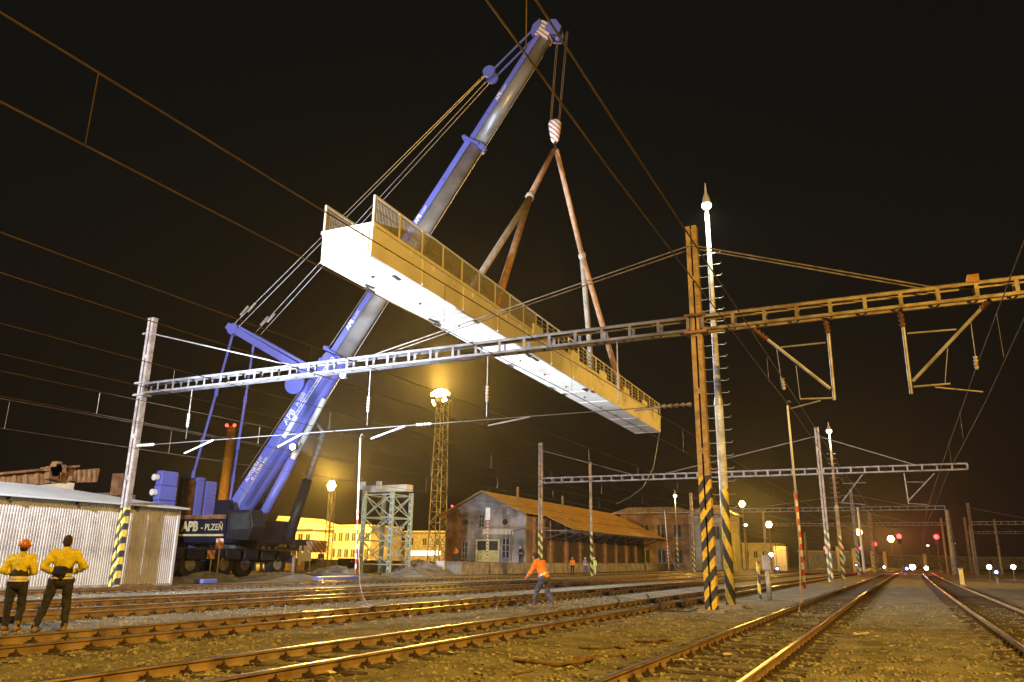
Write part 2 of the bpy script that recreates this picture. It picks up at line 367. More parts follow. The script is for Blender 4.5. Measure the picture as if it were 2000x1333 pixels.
# the yard's own lighting: sodium masts to the right of the view, a white work-light tower to the left
flood_mast(19, -8, 25, 'tall sodium yard mast standing right of the tracks behind the viewpoint', SODL, 116000, (-14, 34, 2), 155, group='sodium yard masts beside the tracks')
flood_mast(75, 60, 35, 'tall sodium yard mast farther along the right edge of the yard', SODL, 620000, (-32, 84, 19), 44, group='sodium yard masts beside the tracks')
tw = empty('light_tower', (-26.5, 1.0, 0), 'portable white work light tower on a trailer left of the tracks', 'light tower')
MB().tube((-26.5, 1, .9), (-26.5, 1, 9.6), .09, .06, 8).build('mast', M['galv'], tw, True)
MB().box((-27.3, -.2, .45), (-25.7, 2.2, 1.5)).build('generator', M['yellow_box'], tw, bevel=.05)
for s_ in (-1, 1): MB().tube((-26.5+s_*.75, 1, .35), (-26.5+s_*.95, 1, .35), .35, .35, 16).build('wheel', M['tyre'], tw)
for k in range(4): MB().cbox((-27.1+.4*k, 1.1, 9.7), (.34, .2, .3)).build('lamp_head', M['dark'], tw)
spot_light('tower_beam', (-26.5, 1.6, 9.8), (-29, 42, 17), (.80, .88, 1.0), 50000, 95, .6, .25, tw)
spot_light('tower_low_beam', (-26.3, 1.6, 9.5), (-27, 24, 1), (.88, .90, 1.0), 28000, 110, .7, .25, tw)
gf_ = empty('ground_floodlight', (-24.6, 11.2, 0), 'white floodlight on a short tripod left of the tracks aimed up at the bridge', 'floodlight')
for k in range(3): MB().tube((-24.6, 11.2, 1.3), (-24.6+.6*math.cos(2.1*k), 11.2+.6*math.sin(2.1*k), 0), .025, .025, 6).build('leg', M['galv'], gf_)
MB().bar((-24.6, 11.1, 1.35), (-24.3, 11.5, 1.6), .5, .4).build('lamp_head', M['dark'], gf_)
spot_light('flood_beam', (-24.2, 11.7, 1.7), (-21.3, 54, 15.0), (.68, .82, 1.0), 150000, 66, 1.0, .2, gf_)

# ------------------------------------------------------------------ ground
def smooth_noise(x, y, seed=0):
    a = np.sin(x*.9+1.3+seed)*np.cos(y*.7+.4) + .5*np.sin(x*2.1+y*1.7+seed*2) + .35*np.sin(x*4.7-y*3.9+2.1) + .2*np.cos(x*9.1+y*7.7)
    return a*.25
TR = [2.55, -2.62, -7.9, -12.95, -18.5, -22.5, -29.2]          # track centre lines, right to left
def bend(s): return 6e-5*np.maximum(s, 0)**2
gx = np.concatenate([np.array([-900, -500, -300, -200, -140]), np.arange(-110, -32, 6.), np.arange(-32, -14, .8), np.arange(-14, 7, .16), np.arange(7, 30, 1.5), np.array([40, 60, 90, 150, 250, 450, 800])])
gy = np.concatenate([np.array([-120, -60, -30, -12, -4]), np.arange(0, 4, .6), np.arange(4, 26, .16), np.arange(26, 60, .9), np.arange(60, 160, 5.), np.array([180, 220, 300, 420, 600, 900, 1300, 2000])])
XX, YY = np.meshgrid(gx, gy)
amp = np.clip(1 - (np.hypot(XX, YY) - 20)/30, .0, 1)
ZZ = amp*(.030*smooth_noise(XX*1.3, YY*1.2) + .018*rng.standard_normal(XX.shape)*(np.hypot(XX, YY) < 24))
ZZ = ZZ - .012
gv = np.stack([XX, YY, ZZ], -1).reshape(-1, 3); nxg, nyg = len(gx), len(gy)
ii, jj = np.meshgrid(np.arange(nxg-1), np.arange(nyg-1)); q = (jj*nxg+ii).ravel()
gf = np.stack([q, q+1, q+nxg+1, q+nxg], 1)
me = bpy.data.meshes.new('ground'); me.from_pydata(gv.tolist(), [], gf.tolist())
for p in me.polygons: p.use_smooth = True
me.materials.append(M['gravel']); go = bpy.data.objects.new('ground', me); COL.objects.link(go); go['kind'] = 'structure'

# loose ballast stones (uncountable): one mesh
def stones(name, pts, sizes, m):
    base = np.array([(-1,-1,-.6),(1,-1,-.6),(1,1,-.6),(-1,1,-.6),(-.7,-.7,.6),(.7,-.7,.6),(.7,.7,.6),(-.7,.7,.6)], float)
    fb = np.array([(0,3,2,1),(4,5,6,7),(0,1,5,4),(1,2,6,5),(2,3,7,6),(3,0,4,7)])
    n = len(pts); a = rng.uniform(0, 6.28, n); v = base[None]*(1+rng.uniform(-.42, .42, (n, 8, 3)))*sizes[:, None, None]
    v *= np.stack([rng.uniform(.7, 1.3, n), rng.uniform(.6, 1.1, n), rng.uniform(.5, .95, n)], 1)[:, None, :]
    tl = rng.uniform(-.5, .5, n); y0 = v[..., 1]*np.cos(tl)[:, None] - v[..., 2]*np.sin(tl)[:, None]; z0 = v[..., 1]*np.sin(tl)[:, None] + v[..., 2]*np.cos(tl)[:, None]
    x1 = v[..., 0]*np.cos(a)[:, None] - y0*np.sin(a)[:, None]; y1 = v[..., 0]*np.sin(a)[:, None] + y0*np.cos(a)[:, None]
    P = np.stack([x1, y1, z0], -1) + pts[:, None, :]
    f = (fb[None] + (np.arange(n)*8)[:, None, None]).reshape(-1, 4)
    me = bpy.data.meshes.new(name); me.from_pydata(P.reshape(-1, 3).tolist(), [], f.tolist()); me.materials.append(m)
    o = bpy.data.objects.new(name, me); COL.objects.link(o); o['kind'] = 'stuff'; return o
N = 60000
ang = rng.uniform(R(-8), R(63), N); dist = 5.6 + 30*rng.random(N)**1.9
sxp = -np.sin(ang)*dist; syp = np.cos(ang)*dist
keep = np.ones(N, bool)
for t in TR[:4]:
    for o_ in (-.75, .75): keep &= np.abs(sxp - t - o_ - bend(syp)) > .085
# leave smooth walked patches thinner
keep &= rng.random(N) < np.clip(.55 + .75*smooth_noise(sxp*.5, syp*.4, 3), .12, 1)
pts = np.stack([sxp, syp, rng.uniform(-.012, .012, N)], 1)[keep]
so = stones('ballast_stones', pts, rng.uniform(.010, .030, len(pts))*np.where(rng.random(len(pts)) < .08, 1.7, 1), M['stone'])
tag(so, 'loose pale ballast stones strewn between and beside the rails', 'ballast', kind='stuff')

# ------------------------------------------------------------------ tracks
prof = [(-.075,0),(.075,0),(.075,.012),(.012,.032),(.012,.105),(.036,.118),(.036,.143),(.028,.150),(-.028,.150),(-.036,.143),(-.036,.118),(-.012,.105),(-.012,.032),(-.075,.012)]
def rail(parent, tc, off, y0, y1):
    ys = list(np.arange(y0, min(y1, 60), 3.)) + list(np.arange(60, y1+1, 12.)); vs = []; fs = []; n = len(prof)
    for i, y in enumerate(ys):
        x = tc + off + float(bend(np.array(y)))
        vs += [(x+a, y, b-.0) for a, b in prof]
        if i: fs += [((i-1)*n+k, (i-1)*n+(k+1) % n, i*n+(k+1) % n, i*n+k) for k in range(n)]
    fs += [tuple(range(n)), tuple(range((len(ys)-1)*n, len(ys)*n))]
    return MB().add(vs, fs).build('rail', M['rail'], parent)
# shared meshes
slm = MB().box((-1.25, -.12, -.14), (1.25, .12, .006)).build('sleeper_proto', M['sleeper'])
def fastening_mesh():
    m = MB(); m.box((-.17, -.08, .004), (.17, .08, .02))
    for s_ in (-1, 1):
        m.box((s_*.115-.035, -.05, .02), (s_*.115+.035, .05, .046)); m.tube((s_*.118, 0, .046), (s_*.118, 0, .105), .014, .014, 6); m.tube((s_*.118, 0, .05), (s_*.118, 0, .075), .028, .028, 6)
        m.box((s_*.07-.02, -.055, .03), (s_*.07+.02, .055, .05))
    return m
fsm = fastening_mesh().build('fastening_proto', M['iron'])
slm_me, fsm_me = slm.data, fsm.data
bpy.data.objects.remove(slm); bpy.data.objects.remove(fsm)
names = ['with dark shaded rails beyond the bare gravel walkway', 'running up to the foot of the brown earthing cable', 'beside the striped poles, crossed by dark rail bonds', 'under the bowed orange walker, second beyond the striped poles', 'with the pale cable of the tall white earthing rod', 'next to last before the corrugated shed', 'closest to the corrugated shed wall']
near_range = [(12.6, 46), (7.2, 48), (5.4, 46), (6.0, 44), (10, 44), (12, 44), (18, 50)]
far_bits = MB()
for k, tcx in enumerate(TR):
    tr = empty('railway_track', (tcx, 0, 0), 'railway track ' + names[k], None, None, 'structure')
    for off in (-.75, .75): rail(tr, tcx, off, -20 if k < 3 else -6, 620)
    y = near_range[k][0]
    while y < near_range[k][1]:
        xo = float(bend(np.array(y)))
        so_ = bpy.data.objects.new('sleeper', slm_me); COL.objects.link(so_); so_.parent = tr
        so_.location = (xo + random.uniform(-.02, .02), y, random.uniform(-.012, .012)); so_.rotation_euler.z = random.uniform(-.015, .015)
        for off in (-.75, .75):
            if k >= 4 and off < 0: continue
            fo = bpy.data.objects.new('rail_fastening', fsm_me); COL.objects.link(fo); fo.parent = tr
            fo.location = (xo + off, y, 0.0)
        y += .62
    fb = MB(); y = near_range[k][1]
    while y < 130:
        xo = float(bend(np.array(y))) + tcx
        fb.box((xo-1.25, y-.12, -.1), (xo+1.25, y+.12, .01))
        for off in (-.75, .75):
            for s_ in (-1, 1): fb.box((xo+off+s_*.115-.03, y-.05, .012), (xo+off+s_*.115+.03, y+.05, .085))
        y += .62
    fb.build('distant_sleepers', M['sleeper'], tr, kind='stuff')
# curved bond straps clipped to the rails of the third track and joint bars
def bond(x, y, label_):
    o = MB()
    for dx in (0, .12): o.path([(x, y+dx, .05), (x+.05, y+dx, .16), (x+.07, y+dx, .25), (x+.02, y+dx, .31), (x-.05, y+dx, .30)], .016, 6)
    return tag(o.build('rail_bond', M['iron']), label_, 'rail bond', 'hooked bond straps on the rails')
for px_, py_, X_ in ((1204, 1180, TR[2]-.62), (1262, 1172, TR[2]-.62), (1284, 1186, TR[2]+.9), (1334, 1178, TR[2]+.9), (965, 1166, TR[3]+.9), (1024, 1163, TR[3]+.9)):
    p = PX(px_, py_, X_); bond(X_, p.y, 'pair of dark hooked bond straps on the rail ' + ('under the orange walker' if X_ < -10 else ('joined by the black cable' if X_ > -7.5 else 'facing the black bond cable')))
cb_ = PX(1284, 1192, TR[2]+.95)
tag(MB().path([(TR[2]+.95, cb_.y, .05), (-6.6, cb_.y-.05, .02), (-6.0, 25.0, .02), (-5.75, 24.95, .12)], .018, 6).build('bond_cable', M['tyre']), 'black bond cable lying from a rail to the striped gantry pole', 'cable')

# ------------------------------------------------------------------ overhead gantries
def channel_pole(parent, x, y, h, m, gap=.03, d=.26, fl=.15):
    """a pole made of two steel channels face to face with a slit and tie plates"""
    for s_ in (-1, 1):
        mb = MB(); i, o_ = x + s_*gap, x + s_*(gap+fl); l_, r_ = min(i, o_), max(i, o_)
        for e in (-1, 1): mb.box((l_, y+e*d/2-.012, 0), (r_, y+e*d/2+.012, h))
        mb.box((o_-.012, y-d/2+.0125, .002), (o_+.012, y+d/2-.0125, h-.002))
        mb.build('channel', m, parent)
    z = 1.0
    while z < h:
        for e in (-1, 1): MB().box((x-gap-.09, y+e*(d/2+.020)-.006, z-.10), (x+gap+.09, y+e*(d/2+.020)+.006, z+.10)).build('tie_plate', m, parent)
        z += 2.0
def truss(parent, x0, x1, y, z, m, w=.42, hh=.46, step=1.0, parts=True):
    for dy in (-1, 1):
        for dz in (-1, 1):
            mb = MB(); mb.box((x0, y+dy*w/2-.012, z+dz*hh/2-.05), (x1, y+dy*w/2+.012, z+dz*hh/2+.05)); mb.box((x0, y+dy*w/2-(.09 if dy > 0 else .012), z+dz*(hh/2+.048)-.008), (x1, y+dy*w/2+(.012 if dy > 0 else .09), z+dz*(hh/2+.048)+.008))
            mb.build('chord', m, parent)
    n = max(2, int(abs(x1-x0)/step)); lst = [x0 + (x1-x0)*k/n for k in range(n+1)]
    far = MB()
    for k, x in enumerate(lst):
        mb = MB() if parts else far
        for dy in (-1, 1): mb.cbox((x, y+dy*(w/2+.02), z), (.11, .014, hh-.06))
        mb.bar((x, y-w/2, z-hh/2+.02), (x, y+w/2, z-hh/2+.02), .06, .03)
        if k < n: mb.bar((x, y-w/2, z+hh/2-.03), (lst[k+1], y+w/2, z+hh/2-.03), .045, .03)
        if parts: mb.build('batten', m, parent)
    if not parts: far.build('battens', m, parent, kind='stuff')
def insulator(mb, p, q, n=5, r=.07):
    p, q = V(p), V(q)
    mb.tube(p, q, r*.4, r*.4, 8)
    for k in range(n):
        c = p.lerp(q, (k+.5)/n); d = (q-p).normalized()*(.3*(q-p).length/n); mb.tube(c-d, c+d, r, r*.55, 10)
def gantry(y, xl, xr, hl, z, ml, mr, mt, label, xright=None, x_extra=None, detail=True):
    g_ = empty('overhead_gantry', ((xl+xr)/2, y, 0), label, 'gantry', 'overhead line gantries across the yard')
    channel_pole(g_, xl, y, hl, ml, .045, .26, .15)
    channel_pole(g_, xr, y, hl, mr)
    truss(g_, xl+.3, xr-.25, y, z, mt if detail else M['galv_dull'], parts=detail)
    if xright:
        truss(g_, xr+.25, xright, y, z, M['galv_dull'], parts=detail)
    for a, b in ((xl, xl+9.6), (xr, xr-13.5)) + (((xr, xr+7.2),) if xright else ()):
        for dy in (-.16, .16): MB().tube((a, y+dy, hl-.75), (b, y+dy, z+.28), .022, .022, 6).build('tie_rod', M['galv'] if (detail and a == xl) else M['galv_dull'], g_)
    return g_
g1 = gantry(25.5, -32.9, -5.45, 13.0, 9.35, M['yb_pole_left'], M['yb_pole'], M['galv_truss'], 'near lattice gantry between two yellow and black striped poles', xright=12.0)
channel_pole(g1, 12.3, 25.5, 13.0, M['yb_pole'])
for x_ in (-5.45, -32.9):
    for z_ in (9.05, 9.65): MB().cbox((x_, 25.5, z_), (.75, .5, .09)).build('clamp', M['rust'] if x_ > -10 else M['galv'], g1)
MB().cbox((-32.9, 25.5, 13.02), (.45, .32, .05)).build('pole_cap', M['galv'], g1)
MB().tube((-33.5, 25.5, 12.3), (-32.7, 25.5, 12.3), .05, .05, 8).build('tie_anchor', M['galv'], g1)
# hangers under the near beam, steady span below with its arms
Yg = 25.5
for px_, top, bot, X_ in ((375, 765, 850, None), (724, 722, 818, None), (953, 690, 795, None), (1205, 655, 748, None)):
    a = PY(px_, top, Yg); z0, x0 = 9.1, a.x
    hg = MB(); hg.tube((x0, Yg, z0), (x0, Yg, 7.9), .022, .022, 6); ho = hg.build('hanger', M['galv'], g1)
    im = MB(); insulator(im, (x0, Yg, 7.9), (x0, Yg, 7.25), 5, .075); im.build('insulator', M['porcelain'], ho)
    MB().tube((x0, Yg, 7.25), (x0, Yg, 6.7), .014, .014, 6).build('dropper', M['wire_steel'], ho)
pL, pR = PY(303, 872, Yg), PY(1352, 788, Yg); zs = 6.55
sp = MB(); sp.tube((-31.6, Yg, zs), (-7.0, Yg, zs+.04), .018, .018, 6); sp.build('steady_span', M['wire_steel'], g1)
im = MB(); insulator(im, (-32.7, Yg, zs), (-31.5, Yg, zs), 6, .085); im.build('insulator', M['porcelain'], g1)
im = MB(); insulator(im, (-5.75, Yg, zs+.04), (-7.05, Yg, zs+.04), 6, .085); im.build('insulator', M['galv_dull'], g1)
for (ax, ay), (bx, by) in (((362, 886), (418, 865)), ((545, 873), (592, 855)), ((727, 857), (792, 838)), ((955, 832), (1036, 812)), ((1240, 803), (1290, 796))):
    a, b = PY(ax, ay, Yg), PY(bx, by, Yg); MB().tube((a.x, Yg-.05, a.z), (b.x, Yg-.05, zs), .032, .032, 8).build('steady_arm', M['white'] if ax < 900 else M['galv'], g1)
im = MB(); c_ = PY(828, 833, Yg); insulator(im, (c_.x-.35, Yg, zs+.03), (c_.x+.35, Yg, zs+.03), 4, .07); im.build('insulator', M['porcelain'], g1)
# the two cantilever frames under the right arm
def cantilever(parent, pts, y, m):
    def w(i): return V((PY(*pts[i], y).x, y, PY(*pts[i], y).z))
    return w
def frame_parts(parent, y, P, m):
    def w(p): q = PY(*p, y); return V((q.x, y, q.z))
    for (a, b, r) in P['tubes']: MB().tube(w(a), w(b), r, r, 8).build('bracket_tube', m, parent)
    for (a, b) in P['ins']:
        mb = MB(); insulator(mb, w(a), w(b), 4, .10); mb.build('insulator', M['porcelain_brown'], parent)
    for (a, b) in P['thin']: MB().tube(w(a), w(b), .012, .012, 6).build('dropper', M['galv_dull'], parent)
frame_parts(g1, Yg, dict(tubes=[((1500, 664), (1622, 760), .05), ((1618, 652), (1630, 782), .05), ((1525, 679), (1612, 670), .03), ((1563, 780), (1628, 778), .03), ((1543, 799), (1603, 783), .025)],
    ins=[((1472, 643), (1500, 664)), ((1612, 622), (1618, 652))], thin=[((1517, 680), (1528, 758)), ((1555, 715), (1563, 780))]), M['galv'])
frame_parts(g1, Yg, dict(tubes=[((1915, 605), (1783, 745), .05), ((1764, 640), (1780, 770), .05), ((1772, 652), (1868, 644), .03), ((1784, 756), (1856, 750), .03), ((1826, 757), (1920, 766), .025)],
    ins=[((1934, 585), (1915, 605)), ((1757, 605), (1764, 640))], thin=[((1896, 630), (1908, 715)), ((1851, 680), (1846, 748))]), M['galv'])
for a in ((1896, 630), (1517, 680)):
    b = (1908, 722) if a[0] > 1800 else (1532, 762)
    p, q = PY(*a, Yg), PY(*b, Yg); q0 = p.lerp(q, .72); im = MB(); insulator(im, q0, q, 4, .07); im.build('insulator', M['porcelain'], g1)
MB().cbox((2.85, Yg, 9.72), (.3, .5, .25)).build('clamp', M['rust'], g1)

g2 = gantry(71.3, -31.6, -5.35, 12.9, 9.1, M['yb_far'], M['yb_far'], M['galv_dull'], 'second lattice gantry farther along the tracks with a cantilevered end', xright=5.6, detail=False)
for P in (dict(tubes=[((1690, 920), (1645, 980), .05), ((1645, 945), (1690, 943), .03), ((1640, 982), (1690, 986), .03)], ins=[], thin=[]),
          dict(tubes=[((1825, 925), (1775, 978), .05), ((1766, 925), (1775, 985), .05), ((1770, 942), (1810, 942), .03), ((1775, 984), (1812, 986), .03)], ins=[], thin=[])):
    frame_parts(g2, 71.3, P, M['galv_dull'])
for y_, xl, xr, xe, lab in ((118, -27.5, -5.2, 6, 'third gantry in the distance over the lit main tracks'), (165, -24.0, -4.6, 8, 'fourth gantry in the distance behind the red signals')):
    gantry(y_, xl, xr, 11.5, 8.8, M['yb_far'], M['yb_far'], M['galv_dull'], lab, xright=xe, detail=False)
g5 = gantry(150, 11.0, 52.0, 11.5, 8.2, M['galv_dull'], M['galv_dull'], M['galv_dull'], 'long dim gantry spanning the sidings on the right edge of the yard', detail=False)
g6 = gantry(205, 14.0, 70.0, 12, 8.6, M['galv_dull'], M['galv_dull'], M['galv_dull'], 'dim gantry beyond the wagons on the right sidings', detail=False)

# ------------------------------------------------------------------ overhead lines: messenger and contact wire with droppers
hs = [(7.10, 6.05), (6.72, 6.05), (6.95, 6.02), (6.62, 5.97), (6.68, 5.99), (6.45, 5.76), (6.72, 5.72)]
wn = ['over the track right of the bare walkway', 'over the track holding the red and white rod', 'in front of the white bridge end', 'over the track under the bowed walker', 'over the track with the white earthing rod', 'over the track before the last one by the shed', 'over the track closest to the corrugated shed']
for k, tcx in enumerate(TR):
    xo = [2.6, -2.6, -7.9, -12.9, -18.5, -22.5, -28.2][k]; hm, hc = hs[k]
    o = empty('overhead_line', (xo, 0, hc), 'thin bronze messenger and contact wire ' + wn[k], 'overhead wire', 'overhead wires along the tracks')
    ys = [-14, 8, Yg, 48, 71.3, 95, 118, 165, 230]
    mw = MB(); mw.path([(xo + float(bend(np.array(y))), y, hm + (0.0 if i % 2 else .06)) for i, y in enumerate(ys)], .0135, 5); mw.build('messenger_wire', M['wire'], o)
    cw = MB(); cw.path([(xo + float(bend(np.array(y))) + .06*(-1)**i, y, hc) for i, y in enumerate(ys)], .0115, 5); cw.build('contact_wire', M['wire'], o)
    for y in (4.9, 12.9, 20, 33, 41, 50, 60, 82):
        y += .6*k if k != 2 else 0
        MB().tube((xo, y, hc), (xo, y, hm), .006, .006, 5).build('dropper', M['wire'], o)
# far return feeders at right

# ------------------------------------------------------------------ the mobile crane
FOOT = V((-43.2, 43.1, 4.5)); TIP = PX(1061, 80, -20.9); KB = .63
bd = (TIP - FOOT).normalized(); BL = (TIP - FOOT).length
bh = V((bd.x, bd.y, 0)).normalized(); bs = bd.cross(V((0, 0, 1))).normalized()      # bs: sideways (toward -y side or +y)
if bs.y > 0: bs = -bs                                                                  # towards the camera side
bn = bs.cross(bd).normalized()
if bn.z < 0: bn = -bn                                                                  # back of the boom (up)
crane = empty('mobile_crane', (-43.5, 43.5, 0), 'huge blue telescopic mobile crane with guyed boom holding up the bridge', 'crane')
def section(l0, l1, w, h, name, m_up, m_lo, split=.42):
    """boom section: flat sides above, round belly below"""
    up = [(-w/2, h/2-.12), (-w/2+.12, h/2), (w/2-.12, h/2), (w/2, h/2-.12)]
    ys = h/2 - h*split; lo = []
    for k in range(13):
        a = math.pi*k/12; lo.append((w/2*math.cos(a), ys - (h*(1-split))*math.sin(a)))
    P = lambda l, u, v_: FOOT + bd*l + bs*(u*KB) + bn*(v_*KB)
    top = [(-w/2, ys)] + up + [(w/2, ys)]
    MB().prism([P(l0, *c) for c in top], bd*(l1-l0)).build(name, m_up, crane)
    o = MB().prism([P(l0+.004, u*.998, v_) for u, v_ in lo], bd*(l1-l0-.008)).build(name + '_belly', m_lo, crane)
    for p in o.data.polygons: p.use_smooth = len(p.vertices) == 4
    return P
L1, L2 = BL*.315, BL*.765
P = section(-1.2, L1, 2.15, 2.75, 'boom_base', M['blue'], M['blue'], .55)
section(L1-.5, L2, 1.85, 2.35, 'boom_section', M['blue'], M['boom_grey'], .34)
section(L2-.3, BL+.2, 1.6, 2.05, 'boom_section', M['blue'], M['boom_grey'], .34)
def collar(l, w, h, th=.38):
    mb = MB()
    for s_ in (-1, 1): mb.bar(P(l, s_*(w/2+.07), h*.52), P(l, s_*(w/2+.07), -h*.35), th, .14, bd)
    mb.bar(P(l, -w/2-.14, h/2+.07), P(l, w/2+.14, h/2+.07), th, .14, bn)
    mb.bar(P(l, -w/2-.05, -h*.36), P(l, -w*.25, -h*.53), th, .12, bn); mb.bar(P(l, w/2+.05, -h*.36), P(l, w*.25, -h*.53), th, .12, bn); mb.bar(P(l, -w*.27, -h*.54), P(l, w*.27, -h*.54), th, .12, bn)
    for k in range(4): mb.cbox(P(l, (-.6+.4*k)*w, h/2+.2), (.25, .25, .25))
    return mb.build('collar', M['blue'], crane)
collar(L1, 2.15, 2.75); collar(L2, 1.85, 2.35, .4)
# boom head with sheaves
mb = MB(); mb.bar(P(BL, 0, .2), P(BL+1.3, 0, .3), 1.25, 1.2, bn); mb.build('boom_head', M['hook_stripes'], crane, bevel=.06)
for s_ in (-1, 1):
    mb = MB(); mb.prism([P(BL+.7, s_*.97, .2), P(BL+1.5, s_*.97, .3), P(BL+1.7, s_*.97, -.5), P(BL+1.3, s_*.97, -1.7), P(BL+.6, s_*.97, -1.9), P(BL+.4, s_*.97, -.8)], bs*.06); mb.build('head_cheek', M['blue'], crane)
for s_ in (-1, 1): MB().prism([P(BL-.4, s_*.97, 1.0), P(BL+.9, s_*.97, .9), P(BL+1.3, s_*.97, 1.5), P(BL+.6, s_*.97, 1.9), P(BL, s_*.97, 1.6)], bs*.06).build('head_cheek', M['blue'], crane)
for u in (-.6, -.2, .2, .6):
    MB().tube(P(BL+.9, u-.08, -1.45), P(BL+.9, u+.08, -1.45), .38, .38, 18).build('sheave', M['blue'] if abs(u) < .5 else M['dark'], crane)
MB().tube(P(BL+.9, -.4, 1.45), P(BL+.9, .4, 1.45), .4, .4, 18).build('sheave', M['blue'], crane)
# back strip: rail with ladder slots on the base section, hydraulic ram, side rods
lad = MB()
for v_ in (.28, -.02): lad.bar(P(BL*.19, 1.10, v_), P(L1-.3, 1.10, v_), .05, .06, bs)
k = BL*.19
while k < L1-.3: lad.bar(P(k, 1.10, -.02), P(k, 1.10, .28), .06, .05); k += .42
lad.build('walkway_ladder', M['white'], crane)
MB().bar(P(.5, 1.09, .15), P(BL*.19, 1.09, .12), .10, .06, bs).build('conduit', M['galv'], crane)
MB().bar(P(BL*.148, 1.11, -.15), P(BL*.19, 1.11, .0), .34, .05, bs).build('rod_end', M['white'], crane)
r0, r1 = V((-40.6, 42.2, 3.4)), P(BL*.24, .55, -1.6)
MB().tube(r0, r0.lerp(r1, .52), .34, .34, 14).build('lift_ram', M['blue'], crane, True)
MB().tube(r0.lerp(r1, .5), r1, .22, .22, 12).build('ram_rod', M['white'], crane, True)
# guy frame: two arms, drums at their feet
B0 = P(BL*.262, 0, 1.4)
def arm(side, root_l, ln, sp):
    a = P(BL*root_l, side*.75, 1.6); e = a + bn*ln + bs*(side*sp) - bd*.3
    d = (e-a)
    MB().bar(a, e, .5, .55, bd).build('guy_arm', M['blue'], crane, bevel=.05)
    MB().bar(a + bd*.5, a + d*.96 + bd*.36, .2, .2, bs).build('guy_arm_rail', M['blue'], crane)
    hd = MB(); hd.tube(e - bs*.25, e + bs*.25, .45, .45, 16); hd.bar(e-d.normalized()*.2, e + d.normalized()*.6, .5, .5); hd.build('arm_head', M['blue'], crane)
    return a, e
a1, e1 = arm(1, .262, 7.4, .9); a2, e2 = arm(-1, .262, 7.4, .9)
dr = MB(); c = P(BL*.235, 0, 2.3); dr.tube(c - bs*.95, c + bs*.95, .62, .62, 20)
for s_ in (-1, 1): dr.tube(c + bs*(s_*.95), c + bs*(s_*1.04), .8, .8, 20)
dr.build('guy_winch', M['blue'], crane)
bx = MB()
for k in range(3): bx.bar(P(BL*(.275+.008*k), .2-.3*k, 1.5), P(BL*(.275+.008*k), .2-.3*k, 2.1+.15*k), .5, .35)
bx.build('valve_block', M['blue'], crane, bevel=.03)
# stay rods from the arm heads down to the slewing deck
for e, g_ in ((e1, V((-48.3, 42.4, 4.6))), (e2, V((-47.2, 45.8, 4.6)))):
    MB().bar(e, g_, .17, .06).build('stay_rod', M['blue'], crane)
    for f_ in (.35, .62, .8): c = e.lerp(g_, f_); MB().cbox(c, (.30, .12, .62)).build('rod_joint', M['blue'], crane, bevel=.04)
# guy ropes to the boom head
sh = PX(978, 131, -24.6)
for e, s_ in ((e1, 1), (e2, -1)):
    for j in (0, 1):
        q_ = (P(BL*.90, s_*.8, 3.6) if j else P(BL*.905, s_*.55, 3.9))
        MB().tube(e + bd*.3 + bn*(.3-.5*j), q_, .030, .030, 6).build('guy_rope', M['wire_steel'], crane)
        MB().tube(e + bd*(1.2+.5*j) + bn*(.25-.4*j), e + bd*(2.1+.5*j) + bn*(.1-.4*j), .085, .085, 8).build('rope_socket', M['galv'], crane)
    MB().tube(P(BL*.90, s_*.7-.16, 3.75), P(BL*.90, s_*.7+.16, 3.75), .5, .5, 20).build('guy_sheave', M['blue'], crane)
    MB().bar(P(BL*.905, s_*.7, 3.4), P(BL+.7, s_*.7, 1.5), .14, .10).build('pendant_bar', M['blue'], crane)
MB().tube(P(2.0, -.3, 2.6), P(BL*.93, -.3, 1.35), .022, .022, 6).build('hoist_rope', M['wire_steel'], crane)
MB().tube(P(BL*.1, .2, -1.8), P(BL*.97, .5, -1.45), .03, .03, 6).build('hoist_rope', M['wire_steel'], crane)
for k, v_ in enumerate((-.55, -.72, -.9)):
    MB().path([P(BL*f_, 1.02 - .05*k + (.07 if (i % 2) else 0), v_) for i, f_ in enumerate((.02, .06, .1, .14, .18, .22, .26, .30))], .022, 6).build('hose', M['dark'], crane)
for l_ in np.arange(1.6, L1, 2.35): MB().bar(P(l_, 1.085, 1.2), P(l_, 1.085, -.1), .035, .02, bs).build('weld_seam', M['dark_blue'], crane)
for l_, w_, h_ in [(L1 + 2.6*k, 1.85, 2.35) for k in range(1, 7)] + [(L2 + 2.6*k, 1.6, 2.05) for k in range(1, 4)]: MB().bar(P(l_, w_/2+.006, h_*.42), P(l_, w_/2+.006, h_*.18), .025, .012, bs).build('weld_seam', M['dark_blue'], crane)
for l_ in np.arange(3.0, L1, 1.9): MB().cbox(P(l_, .2, 1.55), (.28, .22, .2)).build('hose_bracket', M['blue'], crane)
# lettering along the boom
xd, yd = bd, bn
for l_, t_, h_ in ((BL*.168, 'APB', .78), (BL*.362, 'APB', .52), (BL*.585, 'APB', .5), (BL*.855, 'APB', .46)):
    w_ = 2.15 if l_ < L1 else (1.85 if l_ < L2 else 1.6); hh = 2.75 if l_ < L1 else (2.35 if l_ < L2 else 2.05)
    v0 = hh/2 - .16 - h_
    text_mesh(t_, 'lettering', M['white'], crane, P(l_, w_/2, v0), bd, bn, h_*KB, bold=.035, shear=.1)
    text_mesh('- PLZEŇ' if l_ < L1 else 'PLZEŇ', 'lettering', M['white'], crane, P(l_ + h_*2.75*KB, w_/2, v0 + h_*.12), bd, bn, h_*.55*KB, bold=.012, shear=.1)
text_mesh('AUTOJEŘÁBY', 'lettering', M['white'], crane, P(BL*.052, 1.075, .78), bd, bn, .25, bold=.02)
text_mesh('0 - 1200 km', 'lettering', M['white'], crane, P(BL*.060, 1.075, .18), bd, bn, .28, bold=.02)
